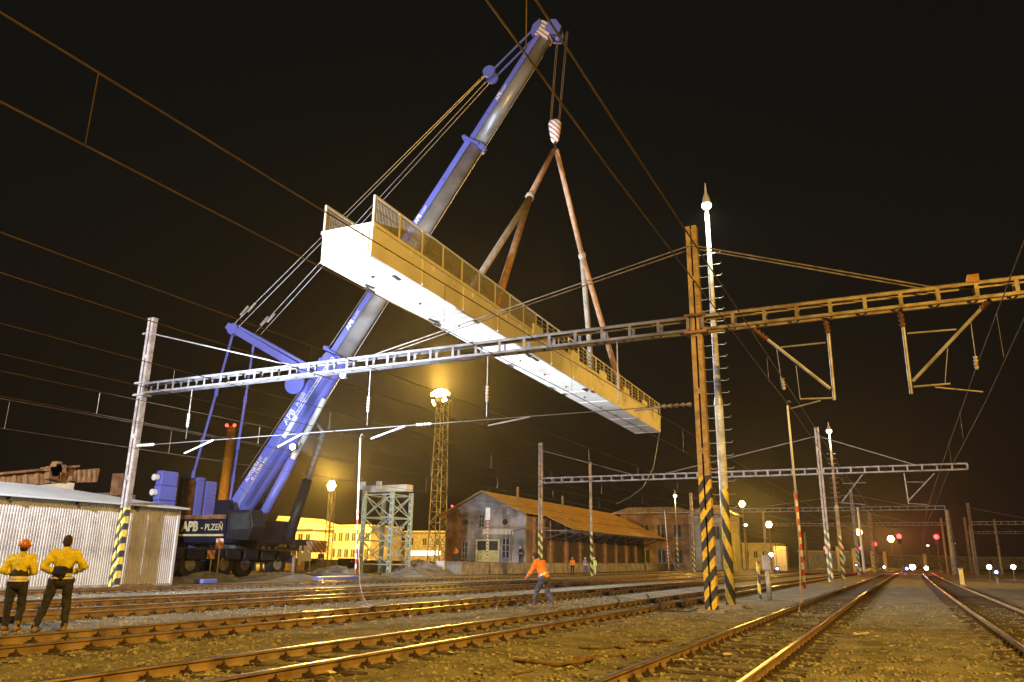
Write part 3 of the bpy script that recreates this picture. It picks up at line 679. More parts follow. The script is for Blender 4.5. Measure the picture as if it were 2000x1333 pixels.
# work lamps on the boom
for px_, py_, pw in ((670, 733, 4000), (572, 873, 30000)):
    c = PY(px_, py_, 42.2); hd = MB(); hd.cbox(c + V((0, .14, .02)), (.5, .3, .45)); ho = hd.build('work_lamp', M['dark'], crane)
    MB().ell(c, .21, 14, 10).build('lamp_lens', M['e_white'], ho)
    MB().bar(c + V((0, .2, 0)), P(BL*(.30 if px_ > 600 else .19), .3, -1.3), .08).build('lamp_bracket', M['dark'], ho)
    spot_light('work_lamp_beam', c + V((.3, -.3, -.1)), (-20.5, 44, 14), (.80, .88, 1.0), pw*2.2, 100, .6, .12, crane)
# slewing house, counterweight, cab
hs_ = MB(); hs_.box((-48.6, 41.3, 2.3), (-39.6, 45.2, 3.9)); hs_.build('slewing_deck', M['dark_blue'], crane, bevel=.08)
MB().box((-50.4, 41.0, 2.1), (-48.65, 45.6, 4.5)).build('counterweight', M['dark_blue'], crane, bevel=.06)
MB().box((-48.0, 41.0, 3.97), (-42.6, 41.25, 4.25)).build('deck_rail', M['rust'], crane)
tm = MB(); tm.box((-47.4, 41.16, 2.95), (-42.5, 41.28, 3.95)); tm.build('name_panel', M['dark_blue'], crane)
text_mesh('APB', 'lettering', M['ivory'], crane, (-46.75, 41.15, 3.16), (1, 0, 0), (0, 0, 1), .66, bold=.05, offset=.01)
text_mesh('- PLZEŇ', 'lettering', M['ivory'], crane, (-44.85, 41.15, 3.2), (1, 0, 0), (0, 0, 1), .44, bold=.02, offset=.01)
MB().box((-47.3, 41.12, 2.78), (-42.7, 41.27, 2.92)).build('panel_stripe', M['ivory'], crane)
MB().prism([(-41.4, 40.2, 2.5), (-39.4, 40.2, 2.5), (-39.0, 40.2, 3.4), (-39.4, 40.2, 4.5), (-41.4, 40.2, 4.5)], (0, 1.2, 0)).build('crane_cab', M['dark'], crane, bevel=.06)  # dark material replaces blue here to stand in for the unlit cab
MB().prism([(-41.1, 40.18, 3.2), (-39.5, 40.18, 3.2), (-39.2, 40.18, 3.45), (-39.5, 40.18, 4.3), (-41.1, 40.18, 4.3)], (0, .02, 0)).build('cab_window', M['glass'], crane)
for s_ in (41.4, 44.6): MB().prism([(-44.3, s_, 3.6), (-42.0, s_, 3.6), (-42.6, s_, 5.3), (-43.8, s_, 5.3)], (0, .28, 0)).build('boom_bracket', M['dark_blue'], crane)
# carrier
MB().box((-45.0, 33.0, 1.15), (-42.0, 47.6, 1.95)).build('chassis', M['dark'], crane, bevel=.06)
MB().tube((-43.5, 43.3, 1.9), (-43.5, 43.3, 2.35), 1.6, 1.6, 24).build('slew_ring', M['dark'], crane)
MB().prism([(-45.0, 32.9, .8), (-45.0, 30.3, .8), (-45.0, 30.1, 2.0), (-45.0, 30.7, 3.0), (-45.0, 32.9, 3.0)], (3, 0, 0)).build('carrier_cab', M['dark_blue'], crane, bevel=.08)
for i, y_ in enumerate((34.4, 36.2, 38.0, 40.9, 42.9, 46.2)):
    for s_, x_ in ((1, -42.25), (-1, -44.75)):
        if s_ < 0 and i % 2: continue
        wo_ = MB().tube((x_-.26, y_, .9), (x_+.26, y_, .9), .9, .9, 26).build('wheel', M['tyre'], crane, bevel=.07)
        MB().tube((x_ + s_*.2, y_, .9), (x_ + s_*.29, y_, .9), .48, .40, 18).build('rim', M['galv_dull'], wo_)
for y_ in (32.6, 47.0):
    for s_ in (-1, 1):
        xe = -43.5 + s_*(5.2 if y_ < 40 or s_ < 0 else 2.3)
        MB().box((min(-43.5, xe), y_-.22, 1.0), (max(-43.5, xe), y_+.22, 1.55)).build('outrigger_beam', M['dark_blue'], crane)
        MB().tube((xe, y_, .15), (xe, y_, 1.9), .16, .16, 12).build('outrigger_jack', M['galv_dull'], crane)
        MB().box((xe-.9, y_-.9, .01), (xe+.9, y_+.9, .18)).build('outrigger_pad', M['plank'], crane)
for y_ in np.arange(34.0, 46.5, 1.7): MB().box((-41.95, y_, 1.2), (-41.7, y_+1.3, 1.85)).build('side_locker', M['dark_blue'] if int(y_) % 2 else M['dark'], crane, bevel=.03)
# hydraulics and hoses behind the boom foot (dark bundle right of the ram)
r2, r3 = V((-38.7, 43.4, 2.6)), P(BL*.19, -.7, -3.2)
MB().tube(r2, r2.lerp(r3, .55), .38, .34, 12).build('lift_ram', M['dark'], crane, True)
MB().tube(r2.lerp(r3, .5), r3, .2, .2, 10).build('ram_rod', M['galv_dull'], crane, True)
MB().bar(r3, P(BL*.2, -.7, -1.0), .2).build('lamp_bracket', M['galv_dull'], crane)
# warning boards hung on the crane's near side
for px_, y0_, y1_ in ((413, 1075, 1092), (430, 1052, 1072)):
    a, b = PX(px_, y0_, -38.2), PX(px_, y1_, -38.2)
    t_ = empty('warning_board', (a.x, a.y, 0), ('low' if px_ < 420 else 'high') + ' red and white chevron board by the crane on a post', 'sign', 'chevron boards by the crane')
    MB().box((a.x-.30, a.y-.02, b.z), (a.x+.30, a.y+.02, a.z)).build('board', M['chevron'], t_)
    MB().tube((a.x, a.y+.05, 0), (a.x, a.y+.05, b.z+.2), .04, .04, 8).build('post', M['galv'], t_)
    MB().lathe((a.x, a.y+.05, 0), [(.35, 0), (.35, .05), (.1, .09)], 12).build('foot', M['concrete'], t_)

# ------------------------------------------------------------------ lifted bridge
BN, BF, BZ = V((-19.1, 25.0, 14.0)), V((-20.35, 75.8, 14.0)), 14.0
ex = (BF-BN).normalized(); ew = V((-ex.y, ex.x, 0)); BWd, BHt, BLen = 2.72, 1.42, (BF-BN).length
Q = lambda l, w, z: BN + ex*l + ew*w + V((0, 0, z))
br = empty('bridge_section', BN + ew*1.36, 'long pale footbridge span with mesh parapets hanging from the crane hook', 'bridge')
MB().prism([Q(0, .03, .04), Q(0, .10, 0), Q(0, BWd-.10, 0), Q(0, BWd-.03, .04), Q(0, BWd, BHt), Q(0, 0, BHt)], ex*BLen).build('box_girder', M['deck'], br)
MB().prism([Q(-.05, -.06, BHt), Q(-.05, BWd+.06, BHt), Q(-.05, BWd+.06, BHt+.16), Q(-.05, -.06, BHt+.16)], ex*(BLen+.1)).build('deck_slab', M['deck'], br)
for w_ in (.16, BWd-.22): MB().prism([Q(-.02, w_-.0, .10), Q(-.02, w_+.06, .10), Q(-.02, w_+.06, BHt-.06), Q(-.02, w_, BHt-.06)], -ex*.05).build('end_stiffener', M['deck'], br)
MB().prism([Q(-.02, .3, BHt-.12), Q(-.02, BWd-.3, BHt-.12), Q(-.02, BWd-.3, BHt-.05), Q(-.02, .3, BHt-.05)], -ex*.06).build('end_stiffener', M['deck'], br)
for l_ in np.arange(4.2, BLen, 4.2):                                      # butt joints of the shell plates
    MB().bar(Q(l_, -.012, .06), Q(l_, -.012, BHt-.02), .05, .03, ex).build('plate_joint', M['deck'], br)
    MB().bar(Q(l_, .12, -.010), Q(l_, BWd-.12, -.010), .06, .024, V((0,0,1))).build('plate_joint', M['deck'], br)
rk = random.Random(3)
for l_ in np.arange(2.1, BLen, 4.2): MB().tube(Q(l_, 1.36, .01), Q(l_, 1.36, -.09), .07, .07, 10).build('drain_pipe', M['iron'], br)
for l_ in np.arange(1.05, BLen, 2.1): MB().bar(Q(l_, -.03, BHt-.30), Q(l_, -.03, BHt-.02), .05, .05, ex).build('bracket_rib', M['deck'], br)
for w_ in (.55, 1.36, BWd-.55): MB().prism([Q(-.02, w_-.03, .1), Q(-.02, w_+.03, .1), Q(-.02, w_+.03, BHt-.14), Q(-.02, w_-.03, BHt-.14)], -ex*.035).build('end_stiffener', M['deck'], br)
for k in range(16):                                                        # rust-dark lugs and scabs on the soffit
    l_, w_ = rk.uniform(2, BLen*.6), rk.choice((rk.uniform(.05, .5), rk.uniform(2.1, 2.65)))
    MB().bar(Q(l_, w_, -.03), Q(l_+rk.uniform(.5, 1.1), w_+rk.uniform(-.1, .1), -.03), .16, .06, V((0,0,1))).build('lug', M['iron'], br)
# parapets: posts, hand rail, infill panels (mesh of bars in the near part, rails only in the far part)
z0 = BHt+.16; PH = 1.28; NP = 25; pl = BLen/NP
def infill_panel():
    m = MB(); n = 17
    for k in range(n): x = .06 + (pl-.18)*k/(n-1); m.box((x-.028, -.012, .06), (x+.028, .012, PH-.08))
    for z in (.10, PH-.14, PH*.5): m.box((.02, .014, z-.025), (pl-.12, .03, z+.025))
    return m
def rail_panel():
    m = MB()
    for z in (.12, .40, .68, .95): m.box((.02, -.02, z-.035), (pl-.12, .02, z+.035))
    m.box((pl*.5-.04, -.03, .02), (pl*.5+.04, .03, PH-.1))
    return m
pm, rm_ = infill_panel().build('proto_a', M['mesh']), rail_panel().build('proto_b', M['mesh'])
pm_me, rm_me = pm.data, rm_.data; bpy.data.objects.remove(pm); bpy.data.objects.remove(rm_)
yaw_b = math.atan2(ex.y, ex.x)
for side, w_ in (('near', .04), ('far', BWd-.04)):
    MB().bar(Q(0, w_, z0+PH), Q(BLen, w_, z0+PH), .09, .07).build('hand_rail', M['deck'], br)
    for k in range(NP+1): MB().bar(Q(min(k*pl+.04, BLen-.04), w_, z0), Q(min(k*pl+.04, BLen-.04), w_, z0+PH-.035), .09, .08, ex).build('parapet_post', M['deck'], br)
    for k in range(NP):
        o = bpy.data.objects.new('parapet_panel', pm_me if (k < 9 or side == 'far') else rm_me); COL.objects.link(o); o.parent = br
        o.location = Q(k*pl+.1, w_, z0) - br.location; o.rotation_euler.z = yaw_b
for l_ in (17.5, 24.5, 31, 37.5, 43.5, 47.5):                             # gusset brackets along the near edge
    MB().prism([Q(l_, -.05, BHt-.5), Q(l_, -.22, BHt+.1), Q(l_, -.22, BHt+.55), Q(l_, -.05, BHt+.55)], ex*1.5).build('edge_bracket', M['deck'], br, bevel=.03)
for l_ in np.arange(19, BLen-1, 2.6): MB().cbox(Q(l_, 1.3, BHt+.30), (1.9, .22, .16)).build('deck_timber', M['plank'], br)

# hook block, falls and slings
HK = V((-20.9, 49.7, 34.0))
hb = empty('hook_block', HK, 'white and red striped crane hook block above the lifted bridge', 'hook block')
MB().lathe(HK, [(.2, -.9), (.32, -.7), (.44, .0), (.52, .7), (.46, .88), (.2, .92)], 16).build('block_body', M['hook_stripes'], hb, True)
MB().path([HK+V((0, 0, -.9)), HK+V((0, 0, -1.3)), HK+V((.2, 0, -1.55)), HK+V((0, 0, -1.75)), HK+V((-.22, 0, -1.6))], .10, 8).build('hook', M['iron'], hb)
hr = empty('hoist_falls', HK + V((0, 0, 1)), 'dark parallel hoist ropes running from boom head to hook block', 'rope')
tp = P(BL+1.2, 0, -1.7)
for dx in (-.42, -.30, .30, .42):
    MB().tube(HK+V((dx, 0, .9)), tp + V((dx*1.1, 0, 0)), .035, .035, 6).build('fall', M['wire'], hr)
for k, (l_, sgn) in enumerate(((12.6, -1), (37.6, 1))):
    sp_ = PX(1035, 385, -20.9) if sgn < 0 else PX(1137, 500, -20.9)
    s_ = empty('lifting_sling', HK + V((0, 0, -1.5)), 'brown round sling forking to the ' + ('white' if sgn < 0 else 'narrow distant') + ' end half of the bridge', 'sling', 'slings holding the bridge')
    top = HK + V((.12*sgn, 0, -1.6))
    MB().tube(top, sp_, .20, .22, 10).build('upper_leg', M['sling'], s_, True)
    MB().ell(sp_, (.32, .32, .4), 12, 8).build('joint_ring', M['sling_grey'], s_)
    for j, w_ in enumerate((.1, BWd-.1)):
        MB().tube(sp_, Q(l_+.6*sgn*0, w_, z0+.1), .22, .24, 10).build('lower_leg', M['sling'] if j == 0 else M['sling_grey'], s_, True)
tag(MB().path([Q(BLen-.2, .1, -.0), PX(1284, 870, -20.3), PX(1276, 915, -20.6), PX(1256, 952, -21.5), PX(1230, 972, -22.6), PX(1203, 985, -23.5)], .03, 6).build('tag_line', M['wire_steel']), 'slack guide rope trailing from the distant end of the lifted bridge', 'rope')

# ------------------------------------------------------------------ corrugated shed
sh_x, sh_y0, sh_y1, sh_h, sh_w = -33.4, 12.0, 28.3, 3.72, 6.0
shed = empty('corrugated_shed', (sh_x, 20, 0), 'pale corrugated sheet metal shed with shallow grey roof beside the tracks', 'shed')
def corrugated(n, pitch=.125, d=.035, h=sh_h):
    vs = []; fs = []; prof_ = [(0, 0), (.30, 0), (.42, 1), (.88, 1), (1.0, 0)]
    for k in range(n):
        for u, v_ in prof_[:-1] if k < n-1 else prof_: vs.append((v_*d, (k+u)*pitch))
    pts_ = vs; m = MB(); nn = len(pts_)
    m.add([(a, b, .04) for a, b in pts_] + [(a, b, h) for a, b in pts_], [(i, i+1, nn+i+1, nn+i) for i in range(nn-1)])
    m.box((-.05, 0, .04), (-.004, n*pitch, h))
    return m
cp = corrugated(8).build('proto', M['shed_wall']); cp_me = cp.data; bpy.data.objects.remove(cp)
n_p = int((sh_y1-sh_y0)/1.0)
for k in range(n_p+1):
    o = bpy.data.objects.new('wall_sheet', cp_me); COL.objects.link(o); o.parent = shed; o.location = (random.uniform(-.006, .006), sh_y0 + k*1.0 - 20 + .004*k, 0)
ye = sh_y0 + (n_p+1)*1.004
o = bpy.data.objects.new
for k in range(6):
    e_ = bpy.data.objects.new('wall_sheet', cp_me); COL.objects.link(e_); e_.parent = shed; e_.location = (-.06 - 1.0*k, ye - 20, 0); e_.rotation_euler.z = R(90)
MB().bar((sh_x+.02, ye+.0, .03), (sh_x+.02, ye+.0, sh_h), .14).build('corner_trim', M['shed_wall'], shed)
MB().box((sh_x-.02, sh_y0, 0), (sh_x+.08, ye, .10)).build('base_trim', M['concrete'], shed)
y0_, y1_ = sh_y0-.4, ye+.35
rv = [(sh_x+.40, y0_, sh_h+.02), (sh_x+.40, y1_, sh_h+.02), (sh_x-6.4, y1_, sh_h+.02), (sh_x-6.4, y0_, sh_h+.02), (sh_x+.40, y0_, sh_h+.10), (sh_x+.40, y1_, sh_h+.10), (sh_x-6.4, y1_, sh_h+.10), (sh_x-6.4, y0_, sh_h+.10), (sh_x-3.0, y0_, sh_h+.86), (sh_x-3.0, y1_-5.5, sh_h+.86)]
MB().add(rv, [(0,3,2,1), (0,1,5,4), (1,2,6,5), (2,3,7,6), (4,5,9,8), (5,6,9), (6,7,8,9), (3,0,4,8,7)]).build('roof', M['shed_roof'], shed)
for y_ in np.arange(14, ye, 3.1): MB().cbox((sh_x+.2, y_, sh_h-.06), (.34, .07, .10)).build('eave_bracket', M['iron'], shed)
MB().box((sh_x-6.05, sh_y0, 0), (sh_x-5.95, ye, sh_h)).build('rear_wall', M['shed_wall'], shed)

# ------------------------------------------------------------------ lamp poles
def lamp_pole(x, y, h, label, m, power, radius=.16, rungs=(), lamp='e_green', col=(.86, 1, .72), group=None, globe=.28):
    t = empty('lamp_pole', (x, y, 0), label, 'lamp post', group)
    MB().tube((x, y, 0), (x, y, h*.47), radius, radius*.92, 14).build('lower_pole', m, t, True)
    MB().tube((x, y, h*.47), (x, y, h-.1), radius*.78, radius*.45, 14).build('upper_pole', m, t, True)
    MB().tube((x, y, h*.465), (x, y, h*.485), radius*1.05, radius*.85, 14).build('joint_collar', M['galv'], t)
    for z in rungs:
        mb = MB()
        for s_ in (-1, 1): mb.path([(x+s_*.05, y, z), (x+s_*(radius+.20), y, z-.01), (x+s_*(radius+.26), y, z+.05)], .014, 5)
        mb.build('rung', M['galv'], t)
    MB().lathe((x, y, h), [(globe*.95, .02), (globe*.75, .25), (globe*.25, .55), (globe*.12, .95)], 12).build('lamp_shade', M['galv'], t)
    MB().ell((x, y, h-.02), (globe, globe, globe*.95), 14, 10).build('globe', M[lamp], t)
    if power: spot_light('globe_light', (x+.02, y-.25, h-.35), (x, y-.4, 0), col, power, 135, .5, .2, t)
    return t
lp = G(1428, 1187); lx, ly = -5.40, 28.3
lamp_pole(lx, ly, 15.1, 'tall pale lamp pole with climbing rungs and striped foot beside the gantry', M['yb_lamp'], 1400, .165, [2.9 + .46*k for k in range(23)], globe=.19)
MB().box((lx-.45, ly-.4, -.02), (lx+.45, ly+.4, .09)).build('lamp_base', M['concrete']).name = 'concrete_footing'
tag(bpy.data.objects['concrete_footing'], 'small concrete footing under the tall pale lamp pole', 'footing')
tag(MB().box((-5.9, 25.05, -.02), (-5.0, 25.95, .07)).build('pole_footing', M['concrete']), 'small concrete footing under the striped brown gantry pole', 'footing')
lamp_pole(-5.3, 86.6, 14.9, 'slender lamp pole with small white lamp beside the second gantry', M['yb_far'], 900, .19, [7 + .5*k for k in range(12)], group='lamp posts along the yard')
lamp_pole(-30.4, 120, 11.3, 'thin striped lamp pole in front of the two storey brick house', M['yb_far'], 500, .15, (), group='lamp posts along the yard')

# plain striped post in front of the warehouse
t = empty('striped_post', (-27.3, 74, 0), 'plain orange lit post with striped foot in front of the warehouse', 'post')
MB().tube((-27.3, 74, 0), (-27.3, 74, 11.0), .17, .13, 12).build('post', M['yb_far'], t, True); MB().ell((-27.3, 74, 11), .15).build('cap', M['galv_dull'], t)

# ------------------------------------------------------------------ earthing rods hooked on the contact wires
def earthing_rod(top, bot, cable, label, upper=.47):
    top, bot = V(top), V(bot); t = empty('earthing_rod', bot, label, 'earthing rod', 'earthing rods hooked on the wires')
    mid = top.lerp(bot, upper)
    MB().tube(mid, top, .035, .030, 10).build('rod_upper', M['white'], t, True)
    MB().tube(mid + V((0, 0, .05)), mid - V((0, 0, .05)), .055, .055, 10).build('collar', M['galv'], t)
    o = MB().tube(bot, mid, .040, .036, 10).build('rod_lower', M['red_white'], t, True)
    MB().path([top, top + V((0, 0, .10)), top + V((.05, 0, .16)), top + V((.10, 0, .10))], .014, 6).build('hook', M['galv'], t)
    MB().path(cable, .017, 6).build('cable', M['sling_grey'], t)
b_ = PX(695, 1121, -18.5); a_ = V((-18.5, b_.y, 5.98))
ce = G(722, 1184, .16)
earthing_rod(PX(704, 856, -18.5), b_, [PX(700, 1070, -18.4), PX(702, 1100, -18.0), PX(703, 1140, -17.0), PX(708, 1165, -15.9), G(718, 1181, .10), G(730, 1184, .18), G(736, 1181, .18), G(722, 1186, .17), G(706, 1184, .18)], 'tall white earthing rod with red banded foot by the green trestle', .56)
b_ = PX(1572, 1150, -2.6)
earthing_rod(PX(1538, 793, -2.6), b_, [PX(1551, 965, -2.58), PX(1561, 1060, -2.5), PX(1563, 1140, -2.4), PX(1564, 1172, -2.3), PX(1560, 1195, -2.35), G(1565, 1206, .2), G(1571, 1214, .12)], 'white and red earthing rod with brown cable over the near track', .485)
earthing_rod(PX(1298, 998, -22.5), PX(1307, 1114, -22.5), [PX(1302, 1058, -22.4), PX(1312, 1095, -22), PX(1322, 1113, -20.6), PX(1340, 1125, -19), G(1365, 1131, .1), G(1380, 1131, .1)], 'distant earthing rod in front of the two storey brick house', .5)
c_ = PX(1538, 793, -2.6)

# trackside relay post pair near the lamp pole
t = empty('relay_post', (-5.2, 34.8, 0), 'grey trackside cabinet post beside a yellow striped stake', 'post')
MB().tube((-5.05, 34.8, 0), (-5.05, 34.8, 1.2), .10, .10, 12).build('post', M['galv'], t, True); MB().cbox((-5.05, 34.8, 1.5), (.34, .26, .62)).build('cabinet', M['galv'], t, bevel=.04)
MB().tube((-5.42, 34.75, 0), (-5.42, 34.75, 1.55), .07, .07, 10).build('stake', M['yb_far'], t)

# ------------------------------------------------------------------ people
FOLD = bpy.data.textures.new('folds', 'CLOUDS'); FOLD.noise_scale = .11; FOLD.noise_depth = 2
def person(loc, face, label, group, pose, jacket, trousers, hat=None, boot='boot_dark', H=1.78, extras=(), vox=.014):
    """one continuous body from a posed skeleton; clothing shells are children. face: heading in degrees (0 = +y)"""
    k = H/1.78; t = empty('person', loc, label, 'person', group)
    a = -R(face); ca, sa = math.cos(a), math.sin(a); L0 = V(loc)
    def w(p):                                             # local (right, forward, up) -> world
        x, y, z = (c*k for c in p); return L0 + V((x*ca - y*sa, x*sa + y*ca, z))
    J = dict(hip=(0, 0, .95), waist=(0, 0, 1.12), chest=(0, .01, 1.34), neck=(0, .0, 1.50), head=(0, .03, 1.66),
             sl=(-.19, 0, 1.43), sr=(.19, 0, 1.43), el=(-.27, -.02, 1.16), er=(.27, -.02, 1.16), hl=(-.27, .08, .92), hr=(.27, .08, .92),
             pl=(-.10, 0, .93), pr=(.10, 0, .93), kl=(-.12, .03, .50), kr=(.12, .03, .50), al=(-.12, -.02, .09), ar=(.12, -.02, .09))
    J.update(pose); W_ = {n: w(p) for n, p in J.items()}
    def limb(mb, a_, b_, r1, r2): mb.capsule(W_[a_], W_[b_], r1*k, r2*k)
    body = MB()
    rot = Matrix.Rotation(a, 3, 'Z')
    hd = W_['head']; up = (W_['head']-W_['neck']).normalized()
    body.ell(hd, (.078*k, .098*k, .118*k), 16, 12, rot); body.ell(hd + rot @ V((0, .03*k, -.06*k)), (.060*k, .066*k, .062*k), 12, 8, rot)
    body.ell(hd + rot @ V((0, .105*k, -.015*k)), (.014*k, .022*k, .026*k), 8, 6, rot)               # nose
    body.ell(hd + rot @ V((0, .094*k, -.065*k)), (.028*k, .010*k, .009*k), 8, 6, rot)               # mouth
    for s_ in (-1, 1): body.ell(hd + rot @ V((s_*.080*k, 0, -.01*k)), (.014*k, .024*k, .034*k), 8, 6, rot)
    body.capsule(W_['neck'] - up*.06*k, hd - up*.05*k, .058*k, .055*k)
    limb(body, 'chest', 'waist', .135, .12); limb(body, 'waist', 'hip', .12, .135)
    for s_ in 'lr':
        body.capsule(W_['chest'], W_['s'+s_], .12*k, .075*k)
        limb(body, 's'+s_, 'e'+s_, .055, .043); limb(body, 'e'+s_, 'h'+s_, .043, .028)
        limb(body, 'p'+s_, 'k'+s_, .085, .056); limb(body, 'k'+s_, 'a'+s_, .056, .038); body.capsule(W_['hip'], W_['p'+s_], .13*k, .09*k)
        fw = rot @ V((0, 1, 0)); ft = W_['a'+s_] - V((0, 0, .045*k)); body.capsule(ft - fw*.05*k, ft + fw*.15*k, .042*k, .036*k)
        d = (W_['h'+s_]-W_['e'+s_]).normalized(); sgn = -1 if s_ == 'l' else 1
        side = d.cross(fw).normalized() if abs(d.dot(fw)) < .95 else rot @ V((1, 0, 0)); pf = side.cross(d).normalized()
        hc = W_['h'+s_]
        body.ell(hc + d*.05*k, (.032*k, .032*k, .032*k)); body.capsule(hc, hc + d*.075*k + pf*.0, .026*k, .034*k)
        for j in range(4):
            b0 = hc + d*.085*k + pf*((j-1.5)*.021*k); ln = (.070, .082, .077, .060)[j]*k; cv = side*(-sgn*.35)
            m1 = b0 + (d + cv*.5).normalized()*ln*.5; m2 = m1 + (d + cv*1.7).normalized()*ln*.5
            body.capsule(b0, m1, .0095*k, .009*k); body.capsule(m1, m2, .009*k, .0075*k)
        th = hc + d*.025*k + pf*.028*k; body.capsule(th, th + (d*.6 + pf).normalized()*.055*k, .012*k, .009*k)
    def fin(mb, name, m, v_, parent=t):
        o = mb.build(name, m, parent, True, fix=False)
        md = o.modifiers.new('remesh', 'REMESH'); md.mode = 'VOXEL'; md.voxel_size = v_; md.use_smooth_shade = True
        ms = o.modifiers.new('smooth', 'SMOOTH'); ms.factor = .5; ms.iterations = 3
        if name in ('jacket', 'trousers'):
            md = o.modifiers.new('folds', 'DISPLACE'); md.texture = FOLD; md.strength = .05; md.mid_level = .5; md.texture_coords = 'LOCAL'
        return o
    bo = fin(body, 'body', M['skin'], vox)
    e_ = MB()
    for s_ in (-1, 1): e_.ell(hd + rot @ V((s_*.031*k, .090*k, .012*k)), (.012*k, .008*k, .009*k), 8, 6, rot)
    e_.build('eyes', M['cloth_dark'], bo, True)
    hm = MB(); hm.ell(hd + rot @ V((0, -.018*k, .030*k)), (.086*k, .100*k, .104*k), 16, 12, rot); hm.ell(hd + rot @ V((0, -.045*k, -.02*k)), (.078*k, .068*k, .085*k), 14, 10, rot); fin(hm, 'hair', M['hair'], .016, bo)
    if hat:
        h_ = MB(); c = hd + rot @ V((0, -.005*k, .055*k))
        h_.ell(c, (.112*k, .132*k, .108*k), 18, 12, rot); h_.ell(c + rot @ V((0, .03*k, -.02*k)), (.135*k, .165*k, .016*k), 18, 8, rot); ho = fin(h_, 'helmet', M[hat], .014)
    j = MB()
    j.capsule(W_['chest'], W_['waist'], .165*k, .155*k); j.capsule(W_['waist'], W_['waist'].lerp(W_['hip'], .75), .155*k, .165*k)
    for s_ in 'lr':
        j.capsule(W_['chest'].lerp(W_['waist'], .25), W_['s'+s_], .145*k, .095*k); j.capsule(W_['s'+s_], W_['e'+s_], .082*k, .070*k); j.capsule(W_['e'+s_], W_['e'+s_].lerp(W_['h'+s_], .88), .070*k, .052*k)
        j.capsule(W_['chest'].lerp(W_['waist'], .8), W_['chest'].lerp(W_['s'+s_], .55), .14*k, .13*k)
    j.capsule(W_['neck'] - up*.07*k, W_['neck'] + up*.01*k, .088*k, .078*k)
    jo = fin(j, 'jacket', M[jacket], .020)
    bands = MB()
    def ring(c, d, r, hgt): bands.tube(c - d*hgt, c + d*hgt, r, r, 20, cap=False)
    dz = (W_['chest']-W_['hip']).normalized()
    ring(W_['waist'].lerp(W_['hip'], .45), dz, .176*k, .028*k)
    for s_ in 'lr':
        c = W_['e'+s_].lerp(W_['h'+s_], .35); ring(c, (W_['h'+s_]-W_['e'+s_]).normalized(), .070*k, .022*k)
    bands.build('reflective_band', M['reflect'], jo, True)
    tr_ = MB()
    for s_ in 'lr':
        tr_.capsule(W_['hip'], W_['p'+s_], .148*k, .112*k); tr_.capsule(W_['p'+s_], W_['k'+s_], .108*k, .080*k); tr_.capsule(W_['k'+s_], W_['a'+s_] + V((0, 0, .02*k)), .078*k, .064*k)
    fin(tr_, 'trousers', M[trousers], .020)
    for s_ in 'lr':
        b = MB(); ft = W_['a'+s_] - V((0, 0, .038*k)); fw = rot @ V((0, 1, 0))
        b.capsule(ft - fw*.055*k, ft + fw*.16*k, .052*k, .046*k); b.capsule(ft, W_['a'+s_] + V((0, 0, .08*k)), .055*k, .056*k); fin(b, 'boot', M[boot], .014)
    for kind_ in extras:
        if kind_ == 'hem':
            hm2 = MB(); hm2.capsule(W_['waist'].lerp(W_['chest'], .1), W_['waist'].lerp(W_['hip'], .55), .168*k, .176*k); hm2.capsule(W_['waist'].lerp(W_['hip'], .5), W_['hip'], .176*k, .172*k)
            fin(hm2, 'jacket_hem', M['cloth_dark'], .02); bb = MB(); bb.tube(W_['hip'].lerp(W_['waist'], .12), W_['hip'].lerp(W_['waist'], .36), .197*k, .196*k, 24, cap=False); bb.build('hem_band', M['reflect'], t, True)
        if kind_ == 'bag':
            MB().cbox(w((-.04, -.205, 1.12)), (.30, .12, .18)).build('waist_bag', M['bag_black'], t, bevel=.04)
    return t
p1 = G(18, 1233); p2 = G(103, 1236)
away = -math.degrees(math.atan2(p2.x, p2.y))*-1
person((p1.x, p1.y, 0), -38, 'worker in yellow jacket, orange helmet and pale boots seen from behind', None,
       dict(sl=(-.2, 0, 1.42), er=(.31, -.08, 1.18), hr=(.17, .10, 1.12), el=(-.30, -.07, 1.18), hl=(-.16, .10, 1.12), al=(-.10, 0, .09), ar=(.14, -.05, .09), kr=(.13, .05, .5)),
       'hivis_yellow', 'cloth_dark', 'helmet_orange', 'boot', 1.72, ('hem',))
person((p2.x, p2.y, 0), -52, 'bareheaded worker in yellow jacket with black waist bag and legs apart', None,
       dict(er=(.36, -.06, 1.20), hr=(.17, .10, 1.08), el=(-.34, -.07, 1.20), hl=(-.16, .10, 1.08), pl=(-.12, 0, .93), pr=(.12, 0, .93), kl=(-.20, .02, .5), kr=(.15, .02, .5), al=(-.30, -.02, .09), ar=(.17, -.02, .09)),
       'hivis_yellow', 'cloth_dark', None, 'boot', 1.84, ('bag', 'hem'))
p3 = G(1062, 1191)
person((p3.x, p3.y, 0), -75, 'stooping worker in orange jacket and blue trousers walking across the tracks', None,
       dict(hip=(0, -.05, .92), waist=(0, .04, 1.08), chest=(0, .15, 1.30), neck=(0, .25, 1.43), head=(0, .35, 1.56), sl=(-.19, .18, 1.38), sr=(.19, .18, 1.38),
            el=(-.26, .34, 1.06), er=(.26, .16, 1.05), hl=(-.22, .52, .92), hr=(.24, .16, .80), kl=(-.10, .20, .52), al=(-.10, .30, .10), kr=(.11, -.06, .50), ar=(.11, -.36, .14), pl=(-.1, -.05, .91), pr=(.1, -.05, .91)),
       'hivis_orange', 'cloth_navy', None, 'boot', 1.80)
def stand(px_, py_, face, label, jacket, trousers, hat, dz=0., H=1.75, at=None, pose=None):
    p = at or G(px_, py_, dz)
    person((p[0], p[1], dz), face, label, None, pose or {}, jacket, trousers, hat, 'boot_dark', H, (), .03)
